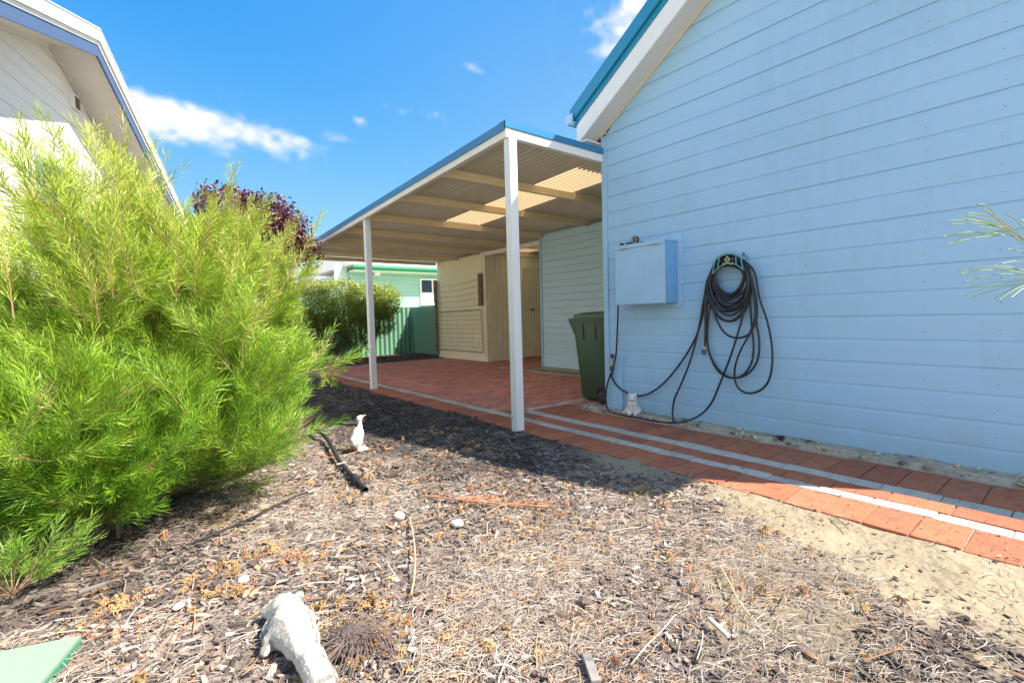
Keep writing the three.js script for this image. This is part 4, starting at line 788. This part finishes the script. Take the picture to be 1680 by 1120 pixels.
function crown(lobes, n, color, scale = 1) {            // lobes: [x, y, z, rx, ry, rz]
  const out = []; const tot = lobes.reduce((s, l) => s + l[3] * l[4] * l[5], 0);
  for (const [x, y, z, a, b, c] of lobes) for (let i = 0, k = n * a * b * c / tot; i < k; i++) {
    const d = V(rr(-1, 1), rr(-1, 1), rr(-1, 1)); if (d.lengthSq() > 1) continue; const r = Math.pow(d.length(), .45); d.normalize();
    const w = .72 + .5 * fbm(d.x * 2.4 + x * 3, d.y * 2.4 + d.z * 1.9 + z, 3, 9); const p = V(x + d.x * a * r * w, y + d.y * b * r * w, z + d.z * c * r * w);
    if (p.y < .12) continue;
    out.push({ p, d: d.clone().add(V(rr(-.6, .6), rr(-.3, .8), rr(-.6, .6))).normalize(), s: rr(.7, 1.25) * scale, spin: rr(0, 6), c: color(p, d, r) });
  }
  return out;
}
{
  reseed(606);
  const hb = V(3.85, 0, -12.2), h = thing('hedge_shrub', 'rounded green shrub with pinkish tips in front of the green fence', 'shrub', [hb.x, 0, hb.z]);
  const tr = [];
  for (let i = 0; i < 8; i++) { const a = i * 2.4, e = V(hb.x + Math.cos(a) * rr(.4, .9), rr(.9, 1.5), hb.z + Math.sin(a) * .35); tr.push(tube([hb, hb.clone().lerp(e, .4).add(V(rr(-.1, .1), .1, 0)), e], rr(.015, .035), 10, 6)); }
  part('trunk', tr, M.bark, h);
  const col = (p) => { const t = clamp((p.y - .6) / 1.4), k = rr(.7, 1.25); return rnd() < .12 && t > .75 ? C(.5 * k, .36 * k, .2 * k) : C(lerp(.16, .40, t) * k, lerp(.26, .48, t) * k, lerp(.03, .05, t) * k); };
  instances('foliage', [0, 1].map(() => leafClump(12, .075, .05, .010)), leafMat(.5, .3), crown([[3.2, 1.45, -12.1, .8, .62, .5], [3.95, 1.5, -12.2, .8, .6, .55], [4.35, 1.15, -12.2, .6, .6, .45], [3.0, .85, -12.0, .7, .6, .4], [3.7, .7, -12.4, .7, .5, .35], [2.5, 1.2, -12.1, .7, .75, .4]], 7500, col), h, hb);
  const gb = V(5.0, 0, -12.4), g2 = thing('hedge_shrub', 'second rounded green shrub between the carport post and the fence corner', 'shrub', [gb.x, 0, gb.z]);
  const t2 = []; for (let i = 0; i < 7; i++) { const a = i * 2.4, e = V(gb.x + Math.cos(a) * rr(.3, .6), rr(.9, 1.5), gb.z + Math.sin(a) * .3); t2.push(tube([gb, gb.clone().lerp(e, .4).add(V(rr(-.1, .1), .1, 0)), e], rr(.012, .03), 10, 6)); }
  part('trunk', t2, M.bark, g2);
  instances('foliage', [0, 1].map(() => leafClump(12, .075, .05, .010)), leafMat(.5, .3), crown([[4.95, 1.5, -12.4, .65, .55, .5], [5.4, 1.5, -12.4, .48, .5, .45], [5.2, 1.0, -12.4, .5, .45, .35], [4.7, .75, -12.5, .5, .5, .3]], 4000, col), g2, gb);
  const pb = V(1.75, 0, -8.75), pt = thing('plum_tree', 'dark purple leaved plum tree behind the green bush', 'tree', [pb.x, 0, pb.z]);
  const lim = []; for (let i = 0; i < 9; i++) { const a = i * 2.4, e = V(pb.x + Math.cos(a) * rr(.3, .7), rr(2.2, 3.1), pb.z + Math.sin(a) * .5), f = pb.clone().setY(1.2); lim.push(tube([f, f.clone().lerp(e, .5).add(V(0, .15, 0)), e], .014, 10, 6)); }
  part('trunk', [rod(pb, pb.clone().setY(1.3), .05, 10, .035), ...lim], M.bark, pt);
  instances('crown', [0, 1].map(() => leafClump(9, .10, .075, .017)), leafMat(.4, .2), crown([[1.72, 2.55, -8.75, .56, .54, .55], [1.30, 2.75, -8.8, .46, .46, .45], [2.1, 2.5, -8.7, .42, .46, .42], [2.38, 2.25, -8.75, .28, .3, .28]], 2100, (p) => { const k = rr(.6, 1.5); return rnd() < .2 ? C(.20 * k, .04 * k, .035 * k) : C(.085 * k, .022 * k, .026 * k); }), pt, pb);
}

/* ------------------------------------------------------------------ green fence and the green house behind it */
{
  const p = .146, amp = .028;
  const run = (f, s0, s1, at) => { for (let x = s0; x < s1 - .01; x += 6 * p) {
    const q = [], n = 60, e = Math.min(6 * p, s1 - x), prof = (k) => { const xx = x + e * k / n; return [xx, amp * Math.sin(xx / p * 2 * Math.PI)]; };
    for (const s of [0, -.008]) for (let k = 0; k < n; k++) { const [a, oa] = prof(k), [b, ob] = prof(k + 1), h = 1.405 + .004 * Math.sin(x * 9); q.push([at(a, -.1, oa + s), at(b, -.1, ob + s), at(b, h, ob + s), at(a, h, oa + s)]); if (s) q.push([at(a, h, oa), at(b, h, ob), at(b, h, ob + s), at(a, h, oa + s)]); }
    part('fence_sheet', toCreasedNormals(quads(q), .5), M.fence, f);
  } };
  run(thing('corrugated_fence', 'green corrugated fibre cement fence behind the shrubs, facing the carport', 'fence', [4, 0, -13.5]), -5, 6.86, (a, y, o) => V(a, y, -13.5 + o));
  run(thing('corrugated_fence', 'shaded green corrugated fence running from the back fence to the cream shed', 'fence', [6.75, 0, -12.4]), 0, 2.16, (a, y, o) => V(6.76 - o, y, -11.33 - a));
  const h = thing('green_house', 'pale green neighbouring house with a dark green gutter beyond the fence', 'house', [9, 0, -19]);
  const Z = -19, U = (y0, y1, o = .3) => y0;
  boards(h, M.greenWall, V(6.9, 0, Z), V(1, 0, 0), V(0, 0, 1), 0, 3.0, .34, () => [0, 6], 1);
  part('wall', bx(6.9, 12.9, -.1, 3.0, -24, Z - .02), M.greenWall, h);
  part('soffit', bx(6.82, 13, 3.0, 3.02, Z - .02, Z + .60), M.mint, h);
  part('fascia', bx(6.82, 13, 3.021, 3.16, Z + .58, Z + .60), M.greenTrim, h);
  part('gutter', prism([[Z + .601, 3.10], [Z + .70, 3.10], [Z + .72, 3.14], [Z + .72, 3.22], [Z + .601, 3.22]], (z, y, t) => V(lerp(6.78, 13, t), y, z)), M.greenTrim, h);
  part('roof', prism([[Z + .62, 3.222], [Z - 2.5, 4.0], [Z - 5, 3.222]], (z, y, t) => V(lerp(6.75, 13, t), y, z)), M.white, h);
  part('gable_screen', bx(6.35, 6.86, 2.2, 3.30, Z - .3, Z - .26), M.mint, h);
  part('downpipe_head', bx(7.85, 8.08, 2.86, 2.999, Z + .02, Z + .2, .01), M.white, h);
  const w = part('window', [bx(9.94, 11.2, 2.74, 2.80, Z + .005, Z + .06), bx(9.94, 11.2, 1.66, 1.72, Z + .005, Z + .06), bx(9.94, 10.0, 1.721, 2.739, Z + .005, Z + .06), bx(11.14, 11.2, 1.721, 2.739, Z + .005, Z + .06), bx(10.52, 10.58, 1.721, 2.739, Z + .005, Z + .055)], M.white, h);
  part('pane', [bx(10.0, 10.52, 1.72, 2.74, Z + .02, Z + .03), bx(10.58, 11.14, 1.72, 2.74, Z + .015, Z + .025)], M.glassDark, w);
  part('curtain', [ribbed(10.0, 10.52, 1.72, 2.2, (a, y, o) => V(a, y, Z + .036 + o * .3), .09, .01)], M.white, w);
}

/* ------------------------------------------------------------------ white neighbouring house on the left */
{
  const d = V(.28990059, 0, -.95705676), n = V(.95705676, 0, .28990059), W0 = V(-.61882346, 0, -8.12915189), A = 4.515;
  const h = thing('white_house', 'white weatherboard neighbouring house with blue barge boards on the left', 'house', [W0.x, 0, W0.z]);
  const SL = .335, SR = .43, at = (u, y, o) => W0.clone().addScaledVector(d, u).addScaledVector(n, o).setY(y);
  const half = 4.6, top = (u) => A - (u < 0 ? -u * SL : u * SR);
  boards(h, M.leftWall, W0, d, n, .05 + .125, A, .3215, (y) => [-Math.min(half, Math.max(0, (A - y) / SL)), Math.min(half, Math.max(0, (A - y) / SR))], .7);
  part('wall', prism([[-half, -.1], [half, -.1], [half, top(half)], [0, A], [-half, top(-half)]], (u, y, t) => at(u, y, lerp(-.015, -6, t))), M.leftWall, h);
  const band = (b, t, o0, o1, e = half + .35) => prism([[-e, top(-e) + b], [0, A + b], [e, top(e) + b], [e, top(e) + t], [0, A + t], [-e, top(-e) + t]], (u, y, k) => at(u, y, lerp(o1, o0, k)));
  part('soffit', band(-.03, -.012, .004, .448), M.leftSoffit, h);
  part('barge_board', band(-.09, .05, .45, .475), M.leftBlue, h);
  part('barge_mould', band(.0505, .10, .45, .485), M.leftSoffit, h);
  part('barge_capping', [band(.1005, .245, .465, .51), band(.2455, .257, .25, .52)], M.white, h);
  part('roof', band(.12, .20, -6, .445), M.whiteDull, h);
  part('quad_trim', [prism([[0, -.03], [half, -.03 - SR * half], [half, -.065 - SR * half], [0, -.065]], (u, y, t) => at(u, A + y, lerp(.03, .006, t))), prism([[-half, -.03 - SL * half], [0, -.03], [0, -.065], [-half, -.065 - SL * half]], (u, y, t) => at(u, A + y, lerp(.03, .006, t)))], M.leftSoffit, h);
  const v = part('wall_vent', prism([[.436, A - .585], [.67, A - .585], [.67, A - .372], [.436, A - .372]], (u, y, t) => at(u, y, lerp(.022, .0, t))), M.white, h);
  const sl = []; for (let i = 0; i < 7; i++) sl.push(prism([[.54, A - .55 + i * .022], [.655, A - .55 + i * .022], [.655, A - .537 + i * .022], [.54, A - .537 + i * .022]], (u, y, t) => at(u, y + (t ? 0 : -.006), lerp(.034, .0225, t))));
  part('louvre', sl, M.wood, v);
  const wy = [A - 2.55, A - 1.50];
  const w = part('window', [[-.53, -.48, wy[0], wy[1]], [.07, .12, wy[0], wy[1]], [-.4795, .0695, wy[1] - .05, wy[1]], [-.4795, .0695, wy[0], wy[0] + .05]].map(([a, b, y0, y1]) => prism([[a, y0], [b, y0], [b, y1], [a, y1]], (u, y, t) => at(u, y, lerp(.045, .005, t)))), M.teal, h);
  part('pane', prism([[-.48, wy[0] + .05], [.07, wy[0] + .05], [.07, wy[1] - .05], [-.48, wy[1] - .05]], (u, y, t) => at(u, y, lerp(.02, .01, t))), M.glassDark, w);
}

renderer.render(scene, camera);
